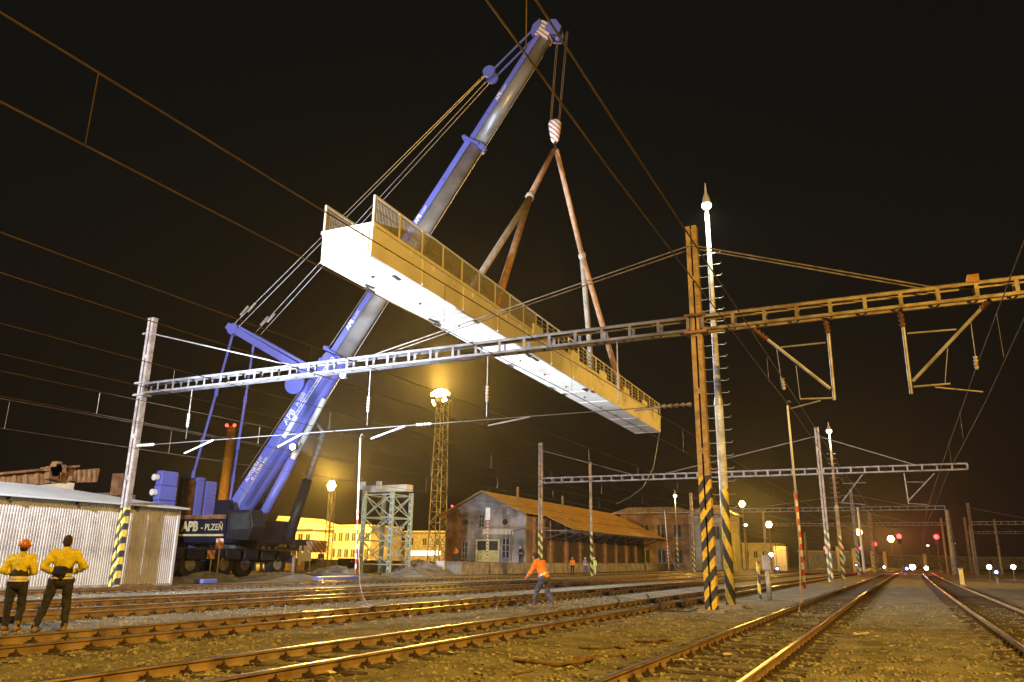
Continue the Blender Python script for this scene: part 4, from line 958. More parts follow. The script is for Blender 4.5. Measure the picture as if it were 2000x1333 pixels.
wk = G(1117, 1121.0); stand(1118, 1121.5, 150, 'distant worker in orange vest and dark trousers by the dock wall', 'hivis_orange', 'cloth_dark', 'helmet_white')
stand(1143, 1122, 120, 'distant worker in grey jacket and blue trousers beside the green clad one', 'cloth_grey', 'cloth_navy', 'helmet_white')
stand(1161, 1124.5, 200, 'distant worker in full yellow green reflective suit by the striped post', 'hivis_green', 'hivis_green', 'helmet_white', pose=dict(er=(.30, .05, 1.2), hr=(.36, .18, 1.36)))
q_ = PX(1040, 1098, -39.6); stand(0, 0, 200, 'worker in dark clothes with orange chest standing on the loading dock corner', 'cloth_dark', 'cloth_dark', 'helmet_white', 1.12, at=(-39.4, 83.2))
stand(0, 0, 180, 'worker in orange jacket on the dock left of the yellow door', 'hivis_orange', 'cloth_navy', None, 1.12, at=tuple(PY(890, 1098, 82.6))[:2])
q_ = PX(625, 1112, -46); stand(0, 0, 170, 'worker in blue overalls standing behind the white notice boards', 'cloth_navy', 'cloth_navy', 'helmet_orange', .25, at=(q_.x, q_.y))
stand(0, 0, 90, 'distant worker in orange vest against the long brick warehouse wall', 'hivis_orange', 'hivis_orange', None, 0, at=tuple(G(1206, 1114))[:2])

# ------------------------------------------------------------------ warehouse with loading dock
wh = empty('brick_warehouse', (-44.5, 84, 0), 'old brick goods warehouse with rusty tin roof and yellow gable door', 'warehouse')
gy0, gy1, gxl, gxr, zf = 84.0, 132.0, -49.9, -39.2, 1.12
ze, za = 6.75, 9.35; xm = -44.9
# gable built with openings: strips between door/window
MB().prism([(gxl, gy0, zf), (gxr, gy0, zf), (gxr, gy0, ze), (xm, gy0, za-.05), (gxl, gy0, ze)], (0, .45, 0)).build('gable_wall', M['brick_grey'], wh)
MB().prism([(gxl-.02, gy0-.05, zf), (gxl+2.7, gy0-.05, zf), (gxl+2.9, gy0-.05, 5.6), (gxl+1.6, gy0-.05, 7.35), (gxl-.02, gy0-.05, 6.7)], (0, .06, 0)).build('gable_patch', M['brick'], wh)
MB().box((gxl, gy0+.46, zf), (gxl+.4, gy1, ze)).build('side_wall', M['brick'], wh)
MB().box((gxr-.4, gy0+.46, zf), (gxr, gy1, ze-.3)).build('side_wall', M['brick'], wh)
MB().box((gxl, gy1-.4, zf), (gxr, gy1, ze)).build('rear_wall', M['brick'], wh)
for k in range(9):                                    # pilasters and goods doors along the track side
    y_ = gy0 + 2.2 + k*5.1
    MB().box((gxr, y_, zf), (gxr+.16, y_+.5, ze-.5)).build('pilaster', M['brick_red'], wh)
    d_ = MB().box((gxr+.01, y_+1.3, zf), (gxr+.09, y_+4.1, zf+2.9)).build('goods_door', M['timber_dark'], wh)
    for j in range(7): MB().box((gxr+.092, y_+1.32+j*.4, zf+.02), (gxr+.115, y_+1.68+j*.4, zf+2.86)).build('plank', M['timber_dark'], d_)
# roof: tin slopes laid in strips; front edge boards
def slope(x0, z0_, x1, z1_, y0, y1, n, name, m):
    for k in range(n):
        a, b = y0+(y1-y0)*k/n, y0+(y1-y0)*(k+1)/n - .03; dz = random.uniform(-.012, .012)
        MB().prism([(x0, a, z0_+dz), (x1, a, z1_+dz), (x1, a, z1_-.07+dz), (x0, a, z0_-.07+dz)], (0, b-a, 0)).build(name, m, wh)
slope(xm, za+.12, -38.8, 6.72, gy0-.6, gy1+.5, 26, 'roof_sheet', M['roof_tin'])
slope(xm, za+.11, -51.2, 6.4, gy0-.6, gy1+.5, 10, 'roof_sheet', M['roof_tin'])
slope(-38.75, 6.62, -35.3, 5.12, gy0+5.5, gy1+.5, 24, 'canopy_sheet', M['roof_tin'])
for s_ in ((xm, za+.0, -38.9, 6.56), (xm, za+.0, -51.1, 6.28)): MB().bar((s_[0], gy0-.55, s_[1]), (s_[2], gy0-.55, s_[3]), .06, .2).build('barge_board', M['plank'], wh)
MB().box((-35.42, gy0+5.5, 4.86), (-35.3, gy1+.5, 5.06)).build('canopy_fascia', M['timber_dark'], wh)
for y_ in np.arange(gy0+5.7, gy1, 4.6):
    MB().bar((gxr, y_, 3.9), (-35.6, y_, 5.0), .16).build('canopy_strut', M['timber_dark'], wh); MB().bar((gxr, y_, 4.95), (-35.5, y_, 4.95), .14).build('canopy_tie', M['galv_dull'], wh)
for y_ in (gy0+8.5, gy0+24): MB().tube((xm+.6, y_, za-.2), (xm+.6, y_, za+1.3), .16, .16, 10).build('vent_pipe', M['plank'], wh)
# gable details
dr_ = MB(); dx0, dx1 = PY(930, 1080, gy0).x, PY(976, 1080, gy0).x; dz1 = PY(950, 1054, gy0).z
door = MB().box((dx0, gy0-.10, zf), (dx1, gy0-.06, dz1)).build('gable_door', M['door_yellow'], wh)
wdt = (dx1-dx0)/2
for j in range(2):
    MB().box((dx0+wdt*j+.22, gy0-.13, zf+1.35), (dx0+wdt*(j+1)-.22, gy0-.105, dz1-.18)).build('pane', M['glass'], door)
    MB().box((dx0+wdt*j+.3, gy0-.14, zf+.25), (dx0+wdt*(j+1)-.3, gy0-.105, zf+1.15)).build('door_panel', M['door_yellow'], door)
    MB().box((dx0+wdt*j+.02, gy0-.15, zf), (dx0+wdt*j+.12, gy0-.105, dz1)).build('stile', M['ivory'], door)
MB().box((dx1-.1, gy0-.15, zf), (dx1, gy0-.105, dz1)).build('stile', M['ivory'], door)
def win(px0, px1, py0, py1):
    a, b = PY(px0, py1, gy0), PY(px1, py0, gy0)
    w_ = MB().box((a.x, gy0-.09, a.z), (b.x, gy0-.06, b.z)).build('window', M['glass'], wh)
    for f_ in (0, .5, 1): x_ = a.x + (b.x-a.x)*f_; MB().box((x_-.05, gy0-.12, a.z), (x_+.05, gy0-.092, b.z)).build('mullion', M['galv'], w_)
    for f_ in (.0, .33, .66, 1.): z_ = a.z + (b.z-a.z)*f_; MB().box((a.x, gy0-.13, z_-.035), (b.x, gy0-.121, z_+.035)).build('glazing_bar', M['galv'], w_)
win(981, 996, 1052, 1090); win(903, 914, 1058, 1092); win(936, 947, 1006, 1030)
for px_ in (910, 987):
    a = PY(px_, 1020, gy0); MB().tube((a.x, gy0-.10, a.z), (a.x, gy0-.05, a.z), .36, .36, 18).build('round_window', M['glass'], wh)
a = PY(943, 1034, gy0); b = PY(1003, 1044, gy0); MB().box((a.x, gy0-.09, b.z), (b.x, gy0-.05, a.z)).build('name_board', M['plaster'], wh)
c_ = PY(975, 1030, gy0); MB().box((PY(932, 1031, gy0).x, gy0-.12, c_.z-.06), (PY(1025, 1031, gy0).x, gy0-.05, c_.z+.06)).build('string_course', M['plank'], wh)
mb = MB(); mb.path([(PY(1000, 1040, gy0).x, gy0-.15, zf+.2), (PY(1000, 1040, gy0).x, gy0-.15, 4.7), (gxr, gy0-.15, 5.0), (gxr+2.6, gy0+1, 5.05)], .07, 8); mb.build('drain_pipe', M['rust'], wh)
a = PY(883, 989, gy0-.6); MB().ell((a.x, a.y, a.z), .13).build('obstruction_lamp', M['e_red'], wh)
# speed post in front of the gable (white board with red-white shaft)
t = empty('marker_post', tuple(PY(953, 1098, 76))[:2] + (0,), 'white oblong marker board on a pale post before the warehouse gable', 'sign')
a, b = PY(953, 992, 76), PY(953, 1016, 76)
MB().box((a.x-.28, 75.97, b.z), (a.x+.28, 76.03, a.z)).build('board', M['white'], t, bevel=.02); MB().tube((a.x, 76.08, 0), (a.x, 76.08, b.z+.3), .07, .07, 10).build('post', M['red_white'], t)
# loading dock: a wall of concrete slabs, earth behind
dk = empty('platform', (-40, 70, 0), 'concrete loading dock with slab front before the warehouse', None, None, 'structure')
yk = 66.0
MB().box((-60, yk+.02, -.02), (-37.6, 84.0, 1.10)).build('dock_fill', M['concrete'], dk); MB().box((-60, 84.0, -.02), (-36.6, 150, 1.12)).build('dock_fill', M['concrete'], dk)
for k in range(13): MB().box((-37.58, yk + k*1.4, 0), (-37.45+random.uniform(-.03, .03), yk + k*1.4 + 1.34, 1.06)).build('slab', M['concrete'], dk)
for k in range(16): MB().box((-60+k*1.4, yk-.10, 0), (-58.66+k*1.4, yk+random.uniform(-.03, .0), 1.06)).build('slab', M['concrete'], dk)
for k in range(30): MB().box((-36.58, 84.2+k*2.1, 0), (-36.45+random.uniform(-.03, .03), 86.2+k*2.1, 1.05)).build('slab', M['concrete'], dk)
MB().box((-60, yk-.16, 1.104), (-37.3, yk+1.2, 1.2)).build('coping', M['concrete'], dk)
MB().box((-40.0, yk-.4, 0), (-39.2, yk-.11, 1.25)).build('white_end_block', M['white'], dk)

# ------------------------------------------------------------------ two storey brick house beyond
h2 = empty('brick_house', (-36, 142, 0), 'two storey brick station house with flat hipped roof beyond the warehouse', 'house')
MB().box((-46.0, 140, 0), (-33.0, 152, 9.9)).build('wall', M['brick'], h2); MB().box((-32.95, 143, 0), (-26.5, 152, 9.6)).build('wing_wall', M['plaster'], h2)
MB().prism([(-47.2, 139, 9.95), (-32.2, 139, 9.95), (-35, 139, 10.9), (-44, 139, 10.9)], (0, 14, 0)).build('roof', M['roof_dark'], h2)
MB().prism([(-33.4, 142, 9.7), (-25.6, 142, 9.7), (-28, 142, 11.3), (-31, 142, 11.3)], (0, 11, 0)).build('roof', M['roof_tin'], h2)
MB().box((-47.2, 138.9, 9.8), (-32.2, 139.05, 9.96)).build('gutter', M['galv_dull'], h2)
for x_ in (-44.3, -41.3, -38.3, -35.3):
    for z_ in (5.6, 1.2):
        w_ = MB().box((x_-.6, 139.93, z_), (x_+.6, 139.98, z_+2.2)).build('window', M['glass'], h2)
        MB().box((x_-.05, 139.88, z_), (x_+.05, 139.925, z_+2.2)).build('mullion', M['galv'], w_); MB().box((x_-.75, 139.8, z_-.16), (x_+.75, 139.97, z_-.02)).build('sill', M['concrete'], w_)
for x_ in (-31.3, -29, -27.6):
    w_ = MB().box((x_-.45, 142.93, 5.4), (x_+.45, 142.98, 7.6)).build('window', M['glass'], h2); MB().box((x_-.05, 142.88, 5.4), (x_+.05, 142.925, 7.6)).build('mullion', M['galv'], w_)
MB().box((-33.2, 139.9, 0), (-32.96, 140.2, 9.7)).build('downpipe', M['galv_dull'], h2)

# ------------------------------------------------------------------ lit yellow station buildings behind the crane
def block(name, label, px0, px1, pyt, y, z_roof, depth, m, gable=None, nwin=6, rows=(0.45,), group=None, wm='glass'):
    a, b = PY(px0, 1085, y), PY(px1, 1085, y); t = empty(name, ((a.x+b.x)/2, y, 0), label, 'building', group)
    zt = PY((px0+px1)/2, pyt, y).z
    MB().box((a.x, y, 0), (b.x, y+depth, zt)).build('wall', m, t)
    if gable:
        g_ = PY(gable[0], gable[1], y); MB().prism([(a.x-.5, y-.4, zt), (b.x+.5, y-.4, zt), (g_.x, y-.4, g_.z)], (0, depth+.8, 0)).build('roof', m if z_roof else M['roof_dark'], t)
    else: MB().box((a.x-.3, y-.3, zt+.01), (b.x+.3, y+depth+.3, zt+.3)).build('cornice', M['plaster'], t)
    for k in range(nwin):
        x_ = a.x + (b.x-a.x)*(k+.5)/nwin
        for r_ in rows:
            w_ = MB().box((x_-.45, y-.06, zt*r_), (x_+.45, y-.01, zt*r_+1.5)).build('window', M[wm], t); MB().box((x_-.05, y-.1, zt*r_), (x_+.05, y-.065, zt*r_+1.5)).build('mullion', M['galv'], w_); MB().box((x_-.55, y-.15, zt*r_-.12), (x_+.55, y-.02, zt*r_-.01)).build('sill', M['plaster'], w_)
    return t
block('station_building', 'yellow lit station building with low gable left of the sodium lamp', 535, 606, 1034, 112, 1, 12, M['plaster'], (546, 1008), 5, (.62, .2))
block('station_building', 'long yellow lit station building with cornice behind the sodium lamp', 606, 722, 1029, 118, 0, 10, M['plaster'], None, 9, (.62, .2))
t_ = block('distant_hall', 'low dim hall with a strip of lit windows between trestle and warehouse', 790, 868, 1040, 150, 0, 10, M['concrete'], None, 3, (.6,))
for k in range(12):
    a = PY(803+k*5, 1081, 149.8); MB().cbox((a.x, 149.85, a.z), (.36, .06, 1.0)).build('lit_pane', M['e_shop'], t_)
# dark far skyline
for k, (p0, p1, pt, y_, lb) in enumerate(((-60, 120, 1052, 190, 'dark low works hall on the horizon behind the shed'), (700, 860, 1062, 230, 'dim flat hall on the horizon behind the trestle'), (1450, 1520, 1063, 210, 'pale low yard office beside the sodium lamps'), (1560, 1660, 1078, 260, 'dim low shed on the horizon between the signals'), (1700, 1850, 1086, 420, 'distant low depot on the horizon where the rails meet'), (1850, 2080, 1090, 380, 'distant depot roofline on the horizon behind the wagons'))):
    block('distant_building', lb, p0, p1, pt, y_, 0, 12, M['plaster'] if k == 2 else M['concrete'], None, 4, (.45,))

# ------------------------------------------------------------------ green trestle tower
tr0 = empty('trestle_tower', (-41.5, 59, 0), 'green steel lattice trestle tower carrying a pale crosshead', 'trestle')
tx, ty, tw_, th_ = -41.3, 59.0, 3.0, 7.2
cs = [(-1, -1), (1, -1), (1, 1), (-1, 1)]
for i, (a, b) in enumerate(cs):
    x_, y_ = tx+a*tw_/2, ty+b*tw_/2; lg = MB()
    for e in (-1, 1): lg.box((x_+e*.13-.035, y_-.13, .1), (x_+e*.13+.035, y_+.13, th_))
    o = lg.build('leg', M['green_steel'], tr0)
    for z_ in np.arange(.6, th_, .55): MB().cbox((x_, y_-.138, z_), (.3, .016, .2)).build('leg_batten', M['green_steel'], o)
    MB().box((x_-.4, y_-.4, -.02), (x_+.4, y_+.4, .16)).build('foot_slab', M['concrete'], tr0)
lv = [.9, 2.9, 4.9, 6.9]
for i in range(4):
    (a, b), (c, d) = cs[i], cs[(i+1) % 4]; p = V((tx+a*tw_/2, ty+b*tw_/2, 0)); q = V((tx+c*tw_/2, ty+d*tw_/2, 0))
    for z_ in lv: MB().bar(p+V((0, 0, z_)), q+V((0, 0, z_)), .10).build('strut', M['green_steel'], tr0)
    for z0_, z1_ in zip(lv[:-1], lv[1:]):
        MB().bar(p+V((0, 0, z0_)), q+V((0, 0, z1_)), .08).build('brace', M['green_steel'], tr0); MB().bar(q+V((0, 0, z0_))*1.0, p+V((0, 0, z1_)), .07).build('brace', M['green_steel'], tr0)
MB().box((tx-2.6, ty-.5, th_+.02), (tx+2.3, ty+.5, th_+.62)).build('crosshead', M['plaster'], tr0)
for x_ in (-2.5, -.7): MB().box((tx+x_-.2, ty-.75, th_+.25), (tx+x_+.3, ty-.55, th_+.95)).build('bearing_block', M['white'], tr0)
# barrier tape round its foot
tag(MB().path([tuple(PX(690, 1083, -38.6)), tuple(PX(715, 1086, -38.7)), tuple(PX(738, 1090, -38.8)), tuple(PX(760, 1086, -39.4)), tuple(PX(786, 1084, -40))], .035, 5).build('barrier_tape', M['white']), 'pale barrier tape stretched round the foot of the green trestle', 'tape')

# ------------------------------------------------------------------ floodlight masts and lamps in view
m1 = PY(865, 776, 130); ft = empty('floodlight_mast', (m1.x, m1.y, 0), 'tall lattice mast crowned by a blazing cluster of sodium floodlights', 'light mast')
lattice_mast(ft, m1.x, m1.y, 0, m1.z-.5, 2.6, 1.7, 2.0, M['galv_dark'], .16)
MB().lathe((m1.x, m1.y, m1.z-.7), [(1.9, 0), (1.9, .12), (1.7, .12)], 18).build('platform_ring', M['galv_dull'], ft)
for k, (dx, dz, rr) in enumerate(((-1.9, .5, .42), (-1.2, .9, .48), (-.4, 1.1, .5), (.4, 1.1, .5), (1.2, .8, .48), (1.8, .3, .42), (-1.7, -.9, .34), (1.2, -.8, .4), (.7, -.9, .34), (-1.3, -1.6, .30), (0, .3, .45), (-.8, .2, .45), (.9, .1, .45))):
    c = V((m1.x+dx, m1.y-1.0, m1.z+dz)); hd = MB(); hd.tube(c + V((0, .4, .1)), c + V((0, .05, 0)), rr*.6, rr*1.05, 14); ho = hd.build('lamp_head', M['dark'], ft); MB().ell(c, (rr, .12, rr), 14, 8).build('lamp_lens', M['e_sodium'], ho)
point_light('cluster_light', (m1.x, m1.y-1.2, m1.z+3.6), SODL, 170000, .6, ft)
def street_lamp(px_, py_, y, power, label, size=.5, lattice=False, em='e_sodium_far'):
    c = PY(px_, py_, y); t = empty('sodium_lamp', (c.x, c.y, 0), label, 'light mast', 'sodium lamps in the background')
    if lattice: lattice_mast(t, c.x, c.y, 0, c.z-.3, 1.0, .7, 1.4, M['galv_dark'], .09)
    else: MB().tube((c.x, c.y, 0), (c.x, c.y, c.z), .14, .09, 8).build('mast', M['galv_dull'], t)
    MB().cbox((c.x, c.y, c.z+.1), (1.6*size, .2, .2)).build('crossarm', M['galv_dull'], t)
    for k in range(7):  # seven glowing lenses added to imitate the glare round one lamp
        a_ = k*math.pi/3; rr = 0 if k == 6 else size*.62
        MB().ell((c.x + rr*math.cos(a_), c.y-.3-.02*k, c.z + rr*math.sin(a_)), (size*.42, .2, size*.42), 12, 8).build('lamp', M[em], t)
    if lattice: point_light('lamp_light', (c.x, c.y-.9, c.z+2.0), SODL, power, .4, t)
    else: spot_light('lamp_light', (c.x, c.y-.8, c.z+.1), (-4, 10, 9), SODL, power, 75, 1.0, .4, t)
street_lamp(650, 950, 105, 110000, 'sodium lamp on lattice mast lighting the yellow station buildings', .85, True)
street_lamp(1450, 985, 150, 30000, 'sodium lamp beside the two storey brick house', .6)
street_lamp(1502, 1025, 200, 36000, 'sodium lamp above the glowing yellow cabinet', .8)
street_lamp(1678, 1040, 260, 36000, 'sodium lamp behind the leaning pale pole', .95)
street_lamp(1740, 1053, 330, 44000, 'sodium lamp next to the left bright red signal', 1.2)
for px_, py_, y_, lb in ((1863, 1062, 300, 'small yellow lamp cluster over the wagon sidings'), (1812, 1066, 330, 'tiny yellow lamp between the bright red signals'), (1456, 1026, 170, 'tiny white lamp by the pale yard office')):
    c = PY(px_, py_, y_); t = empty('small_lamp', (c.x, c.y, 0), lb, 'lamp'); MB().tube((c.x, c.y, 0), (c.x, c.y, c.z), .1, .07, 6).build('mast', M['galv_dull'], t); MB().ell((c.x, c.y-.1, c.z), (.5, .3, .28)).build('lamp', M['e_shop'], t)
# red and dwarf signals
def signal(px_, py_, y, label, size=.42, hz=True):
    c = PY(px_, py_, y); t = empty('signal_mast', (c.x, c.y, 0), label, 'signal', 'red lit signals')
    MB().tube((c.x, c.y+.3, 0), (c.x, c.y+.3, c.z+.6), .09, .07, 8).build('mast', M['galv_dull'], t); MB().box((c.x-.4, c.y+.0, c.z-1.6), (c.x+.4, c.y+.25, c.z+.6)).build('signal_head', M['dark'], t, bevel=.1)
    MB().ell((c.x, c.y-.06, c.z), (size, .1, size)).build('red_lens', M['e_red'], t); MB().tube((c.x, c.y-.05, c.z-.9), (c.x, c.y+.0, c.z-.9), .2, .2, 12).build('dark_lens', M['glass'], t)
    MB().cbox((c.x, c.y+.3, .2), (.7, .7, .5)).build('footing', M['concrete'], t)
    if size > .44: spot_light('signal_light', (c.x, c.y-.4, c.z), (0, 10, 3), (1, .015, .05), 8000, 50, 1.0, .2, t)
for px_, py_, y_, lb, sz in ((1756, 1048, 190, 'bright red signal beside a sodium lamp above the rails', .5), (1829, 1049, 190, 'bright red signal standing alone right of the rails', .5), (1708, 1063, 190, 'red signal in front of a pale distant pole', .46), (1613, 1071, 175, 'red signal left of the second gantry pole foot', .42), (1643, 1070, 175, 'red signal behind the slender lamp pole foot', .42), (1681, 1071, 185, 'dim red signal behind the leaning pale pole', .34)): signal(px_, py_, y_, lb, sz)
def dwarf(px_, py_, y, label, em, r_):
    c = PY(px_, py_, y); t = empty('dwarf_signal', (c.x, c.y, 0), label, 'signal', 'dwarf signals at ground level')
    zc = max(c.z, .45)
    MB().tube((c.x, c.y+.2, 0), (c.x, c.y+.2, zc), .06, .06, 8).build('post', M['galv_dull'], t); MB().cbox((c.x, c.y+.16, zc), (.5, .22, .62)).build('signal_head', M['dark'], t, bevel=.05); MB().ell((c.x, c.y+.02, zc), (r_, .06, r_)).build('lens', M[em], t)
for px_, py_, y_, lb, em, r_ in ((1932, 1108, 110, 'white dwarf signal before the dark wagons', 'e_white', .24), (1979, 1108, 110, 'white dwarf signal at the end of the dark wagons', 'e_white', .24), (1946, 1118, 80, 'blue dwarf signal between two white ones', 'e_blue', .12),
    (1782, 1108, 150, 'white dwarf signal where the near rails meet', 'e_white', .42), (1809, 1110, 120, 'white dwarf signal beside the right hand track', 'e_white', .22), (1771, 1111, 120, 'blue dwarf signal on the bare walkway', 'e_blue', .16), (1727, 1108, 150, 'blue dwarf signal left of the near track', 'e_blue', .2), (1673, 1104, 150, 'dim blue dwarf signal beside the slender lamp pole', 'e_blue', .12), (1518, 1111, 110, 'blue dwarf signal below the glowing cabinet', 'e_blue', .15), (1506, 1084, 110, 'white signal above the trackside cabinet post', 'e_white', .24)):
    dwarf(px_, py_, y_, lb, em, r_)
# poles in the distance
def far_pole(px_, py_, y, r_, label, m='galv_dull'):
    c = PY(px_, py_, y); o = MB().tube((c.x, c.y, 0), (c.x, c.y, c.z), r_, r_*.7, 10).build('distant_pole', M[m]); o.data.transform(Matrix()); tag(o, label, 'pole', 'distant poles in the yard')
for px_, py_, y_, r_, lb, m_ in ((1675, 991, 150, .22, 'pale pole beside a sodium lamp in the distance', 'white'), (1700, 1001, 175, .22, 'brown distant pole just left of the far red signal', 'plank'), (1838, 1012, 165, .26, 'brown distant pole beside the thick grey one', 'plank'), (1850, 996, 150, .55, 'thick grey distant pole right of the bright red signal', 'galv_dull'), (1893, 1028, 190, .25, 'thin dim pole left of the dark wagons', 'galv_dull'), (1942, 1015, 170, .3, 'dim lattice like pole standing among the dark wagons', 'galv_dull'), (1571, 1040, 170, .3, 'brown distant pole behind the near red and white rod', 'plank')):
    far_pole(px_, py_, y_, r_, lb, m_)
for k, (px_, pyt, pyb, y_, lb) in enumerate(((1636, 1068, 1106, 160, 'narrow yellow trackside cabinet left of the slender lamp pole'), (1667, 1072, 1106, 165, 'narrow yellow trackside cabinet right of the slender lamp pole'), (1703, 1078, 1106, 190, 'yellow cabinet at the foot of a distant pole'), (1727, 1078, 1106, 190, 'yellow cabinet left of the meeting rails'), (1805, 1083, 1108, 200, 'yellow cabinet behind the right hand track'), (1876, 1112, 1119, 70, 'small yellow box standing on bare ground by the sidings'))):
    a, b = PY(px_, pyt, y_), PY(px_, pyb, y_); t = empty('trackside_cabinet', (a.x, a.y, 0), lb, 'cabinet'); MB().box((a.x-(.35 if y_ > 100 else .14), a.y-.2, .1), (a.x+(.35 if y_ > 100 else .14), a.y+.2, max(a.z, .6))).build('cabinet_body', M['yellow_box'], t, bevel=.04); MB().box((a.x-(.42 if y_ > 100 else .18), a.y-.25, max(a.z, .6)+.005), (a.x+(.42 if y_ > 100 else .18), a.y+.25, max(a.z, .6)+.09)).build('lid', M['galv_dull'], t); MB().box((a.x-.2, a.y-.2, -.02), (a.x+.2, a.y+.2, .098)).build('plinth', M['concrete'], t)
a, b = PY(1510, 1067, 150), PY(1538, 1109, 150)
t = empty('lit_container', ((a.x+b.x)/2, 150, 0), 'square container glowing yellow in lamp light beside the tracks', 'container')
MB().box((a.x, 150, .1), (b.x, 152.5, a.z)).build('container_body', M['ivory'], t, bevel=.05)
for k in range(6): x_ = a.x + (b.x-a.x)*(k+.5)/6; MB().box((x_-.12, 149.95, .25), (x_+.12, 149.995, a.z-.15)).build('rib', M['ivory'], t)
point_light('container_light', ((a.x+b.x)/2-.2, 146.5, a.z+.9), SODL, 1500, .2, t)
MB().tube(((a.x+b.x)/2-.2, 146.3, 0), ((a.x+b.x)/2-.2, 146.3, a.z+1.2), .05, .05, 6).build('lamp_stem', M['galv_dull'], t)
# dark wagons on the right sidings
for k in range(4):
    x_, y_ = 27.5 + 2.2*k, 108 + 15.0*k
    w_ = empty('freight_wagon', (x_, y_, 0), 'dark goods wagon number %s standing in line on the right sidings' % ('one', 'two', 'three', 'four')[k], 'wagon', 'dark wagons on the right sidings')
    w_['label'] = 'dark goods wagon standing in line on the right sidings'
    MB().box((x_-1.4, y_, 1.0), (x_+1.4, y_+13, 1.4)).build('underframe', M['dark'], w_)
    for j in range(8): MB().box((x_-1.45, y_+.1+1.6*j, 1.42), (x_+1.45, y_+1.62+1.6*j, 2.6)).build('side_panel', M['dark'] if k % 2 else M['rust'], w_)
    for yy in (1.6, 3.4, 9.6, 11.4):
        for s_ in (-1, 1): MB().tube((x_+s_*.7, y_+yy, .46), (x_+s_*.84, y_+yy, .46), .46, .46, 16).build('wheel', M['iron'], w_)

# ------------------------------------------------------------------ behind the shed: rusty span, counterweights, chimney
rs = empty('rusty_girder', (-44, 28, 0), 'rusty old plate girder span resting on pale wall behind the shed roof', 'girder')
def X44(px_, py_): return PX(px_, py_, -44.0)
a0, a1 = X44(-60, 935), X44(148, 912)
MB().prism([X44(-60, 932), X44(148, 912), X44(148, 940), X44(-60, 958)], (-.6, 0, 0)).build('web_plate', M['rust'], rs)
for px_ in range(-40, 150, 22):
    yt = 932 - (px_+60)*20/208.; MB().bar(X44(px_, yt), X44(px_, yt+26), .16, .2).build('stiffener', M['plank'], rs)
MB().bar(X44(-60, 931), X44(149, 911), .7, .12).build('top_flange', M['rust'], rs)
MB().prism([X44(150, 919), X44(195, 915), X44(190, 942), X44(152, 943)], (-.5, 0, 0)).build('end_plate', M['rust'], rs)
for px_ in (154, 164, 174, 184): MB().bar(X44(px_, 918), X44(px_, 942), .12, .12).build('stiffener', M['plank'], rs)
mb = MB()
for k in range(9): c = X44(86+rk.uniform(0, 24), 909+rk.uniform(0, 22)); mb.cbox(c + V((.3, 0, 0)), (.5, rk.uniform(.3, .7), rk.uniform(.2, .5)))
mb.build('winch_unit', M['rust'], rs)
b0, b1 = X44(60, 944), X44(148, 944); MB().box((-46.5, b0.y-8, 0), (-44.1, b1.y, b1.z)).build('support_wall', M['plaster'], rs)
tag(MB().prism([X44(232, 925), X44(243, 925), X44(238, 968), X44(226, 968)], (-.6, 0, 0)).build('rusty_post', M['rust'], None, bevel=.03), 'rusty leaning post stub rising behind the shed roof', 'post')
tag(MB().box((-48, 33.2, 0), (-44.6, 35.2, 5.2)).build('brick_pier', M['brick']), 'dim brick pier behind the shed roof', 'pier')
cw = [PX(297, 980, -46), PX(338, 925, -46)]
for k in range(7):
    z0_, z1_ = .0 + k*1.02, 1.0 + k*1.02
    o = MB().box((-46.1, cw[0].y+.1+random.uniform(-.04, .04), z0_), (-45.5, cw[1].y+.1+random.uniform(-.04, .04), z1_)).build('counterweight_slab', M['blue'], bevel=.05)
    tag(o, 'blue crane counterweight slab stacked behind the shed roof', 'slab', 'blue counterweight slabs')
    tag(MB().tube((-45.8, cw[0].y-.30, z0_+.5), (-45.8, cw[0].y+.02, z0_+.5), .22, .22, 14).build('lifting_drum', M['white']), 'white lifting drum on the side of a counterweight slab', 'drum', 'white drums on the slabs')
for k, (px0, px1, pt, m_, lb) in enumerate(((341, 350, 925, 'rust', 'rusty ribbed jib piece standing upright beside blue slabs'), (357, 370, 932, 'dark', 'dark ribbed jib piece standing upright'), (374, 381, 938, 'rust', 'dim brown jib piece between dark and blue ones'), (386, 400, 934, 'blue', 'blue ribbed jib piece standing upright, taller one'), (405, 424, 940, 'blue', 'blue ribbed jib piece standing upright beside the stay rods'))):
    a, b = PX(px0, pt, -47), PX(px1, pt, -47); t = empty('jib_piece', (-47, (a.y+b.y)/2, 0), lb, 'jib section', 'upright jib pieces by the crane')
    MB().box((-47.2, a.y, 0), (-47.0, b.y, a.z)).build('spine', M[m_], t)
    for z_ in np.arange(3.0, a.z, .33): MB().box((-46.995, a.y+.01, z_), (-46.94, b.y-.01, z_+.17)).build('rib', M[m_], t)
# brick chimney with red lamps
ch = empty('chimney', tuple(PY(447, 1000, 205))[:2] + (0,), 'slender brick chimney with two red lamps behind the crane', 'chimney')
ct = PY(452, 836, 205); cx, cy = ct.x, 205
MB().tube((cx, cy, 0), (cx, cy, ct.z), 2.1, 1.35, 20).build('shaft', M['brick_red'], ch, True)
for f_ in (.55, .75, .97): MB().tube((cx, cy, ct.z*f_), (cx, cy, ct.z*f_+.5), 2.1-.75*f_+.12, 2.1-.75*f_+.12, 20).build('band', M['brick_red'], ch)
for px_ in (443, 458): c = PY(px_, 831, 203.2); MB().ell((c.x, c.y, c.z), .62).build('red_lamp', M['e_red_dim'], ch)
MB().lathe((cx, cy, ct.z), [(1.5, 0), (1.5, .35), (1.1, .35)], 20).build('rim', M['concrete'], ch)
point_light('chimney_glow', (cx+6.5, cy-18, 22), SODL, 16000, .3, ch)

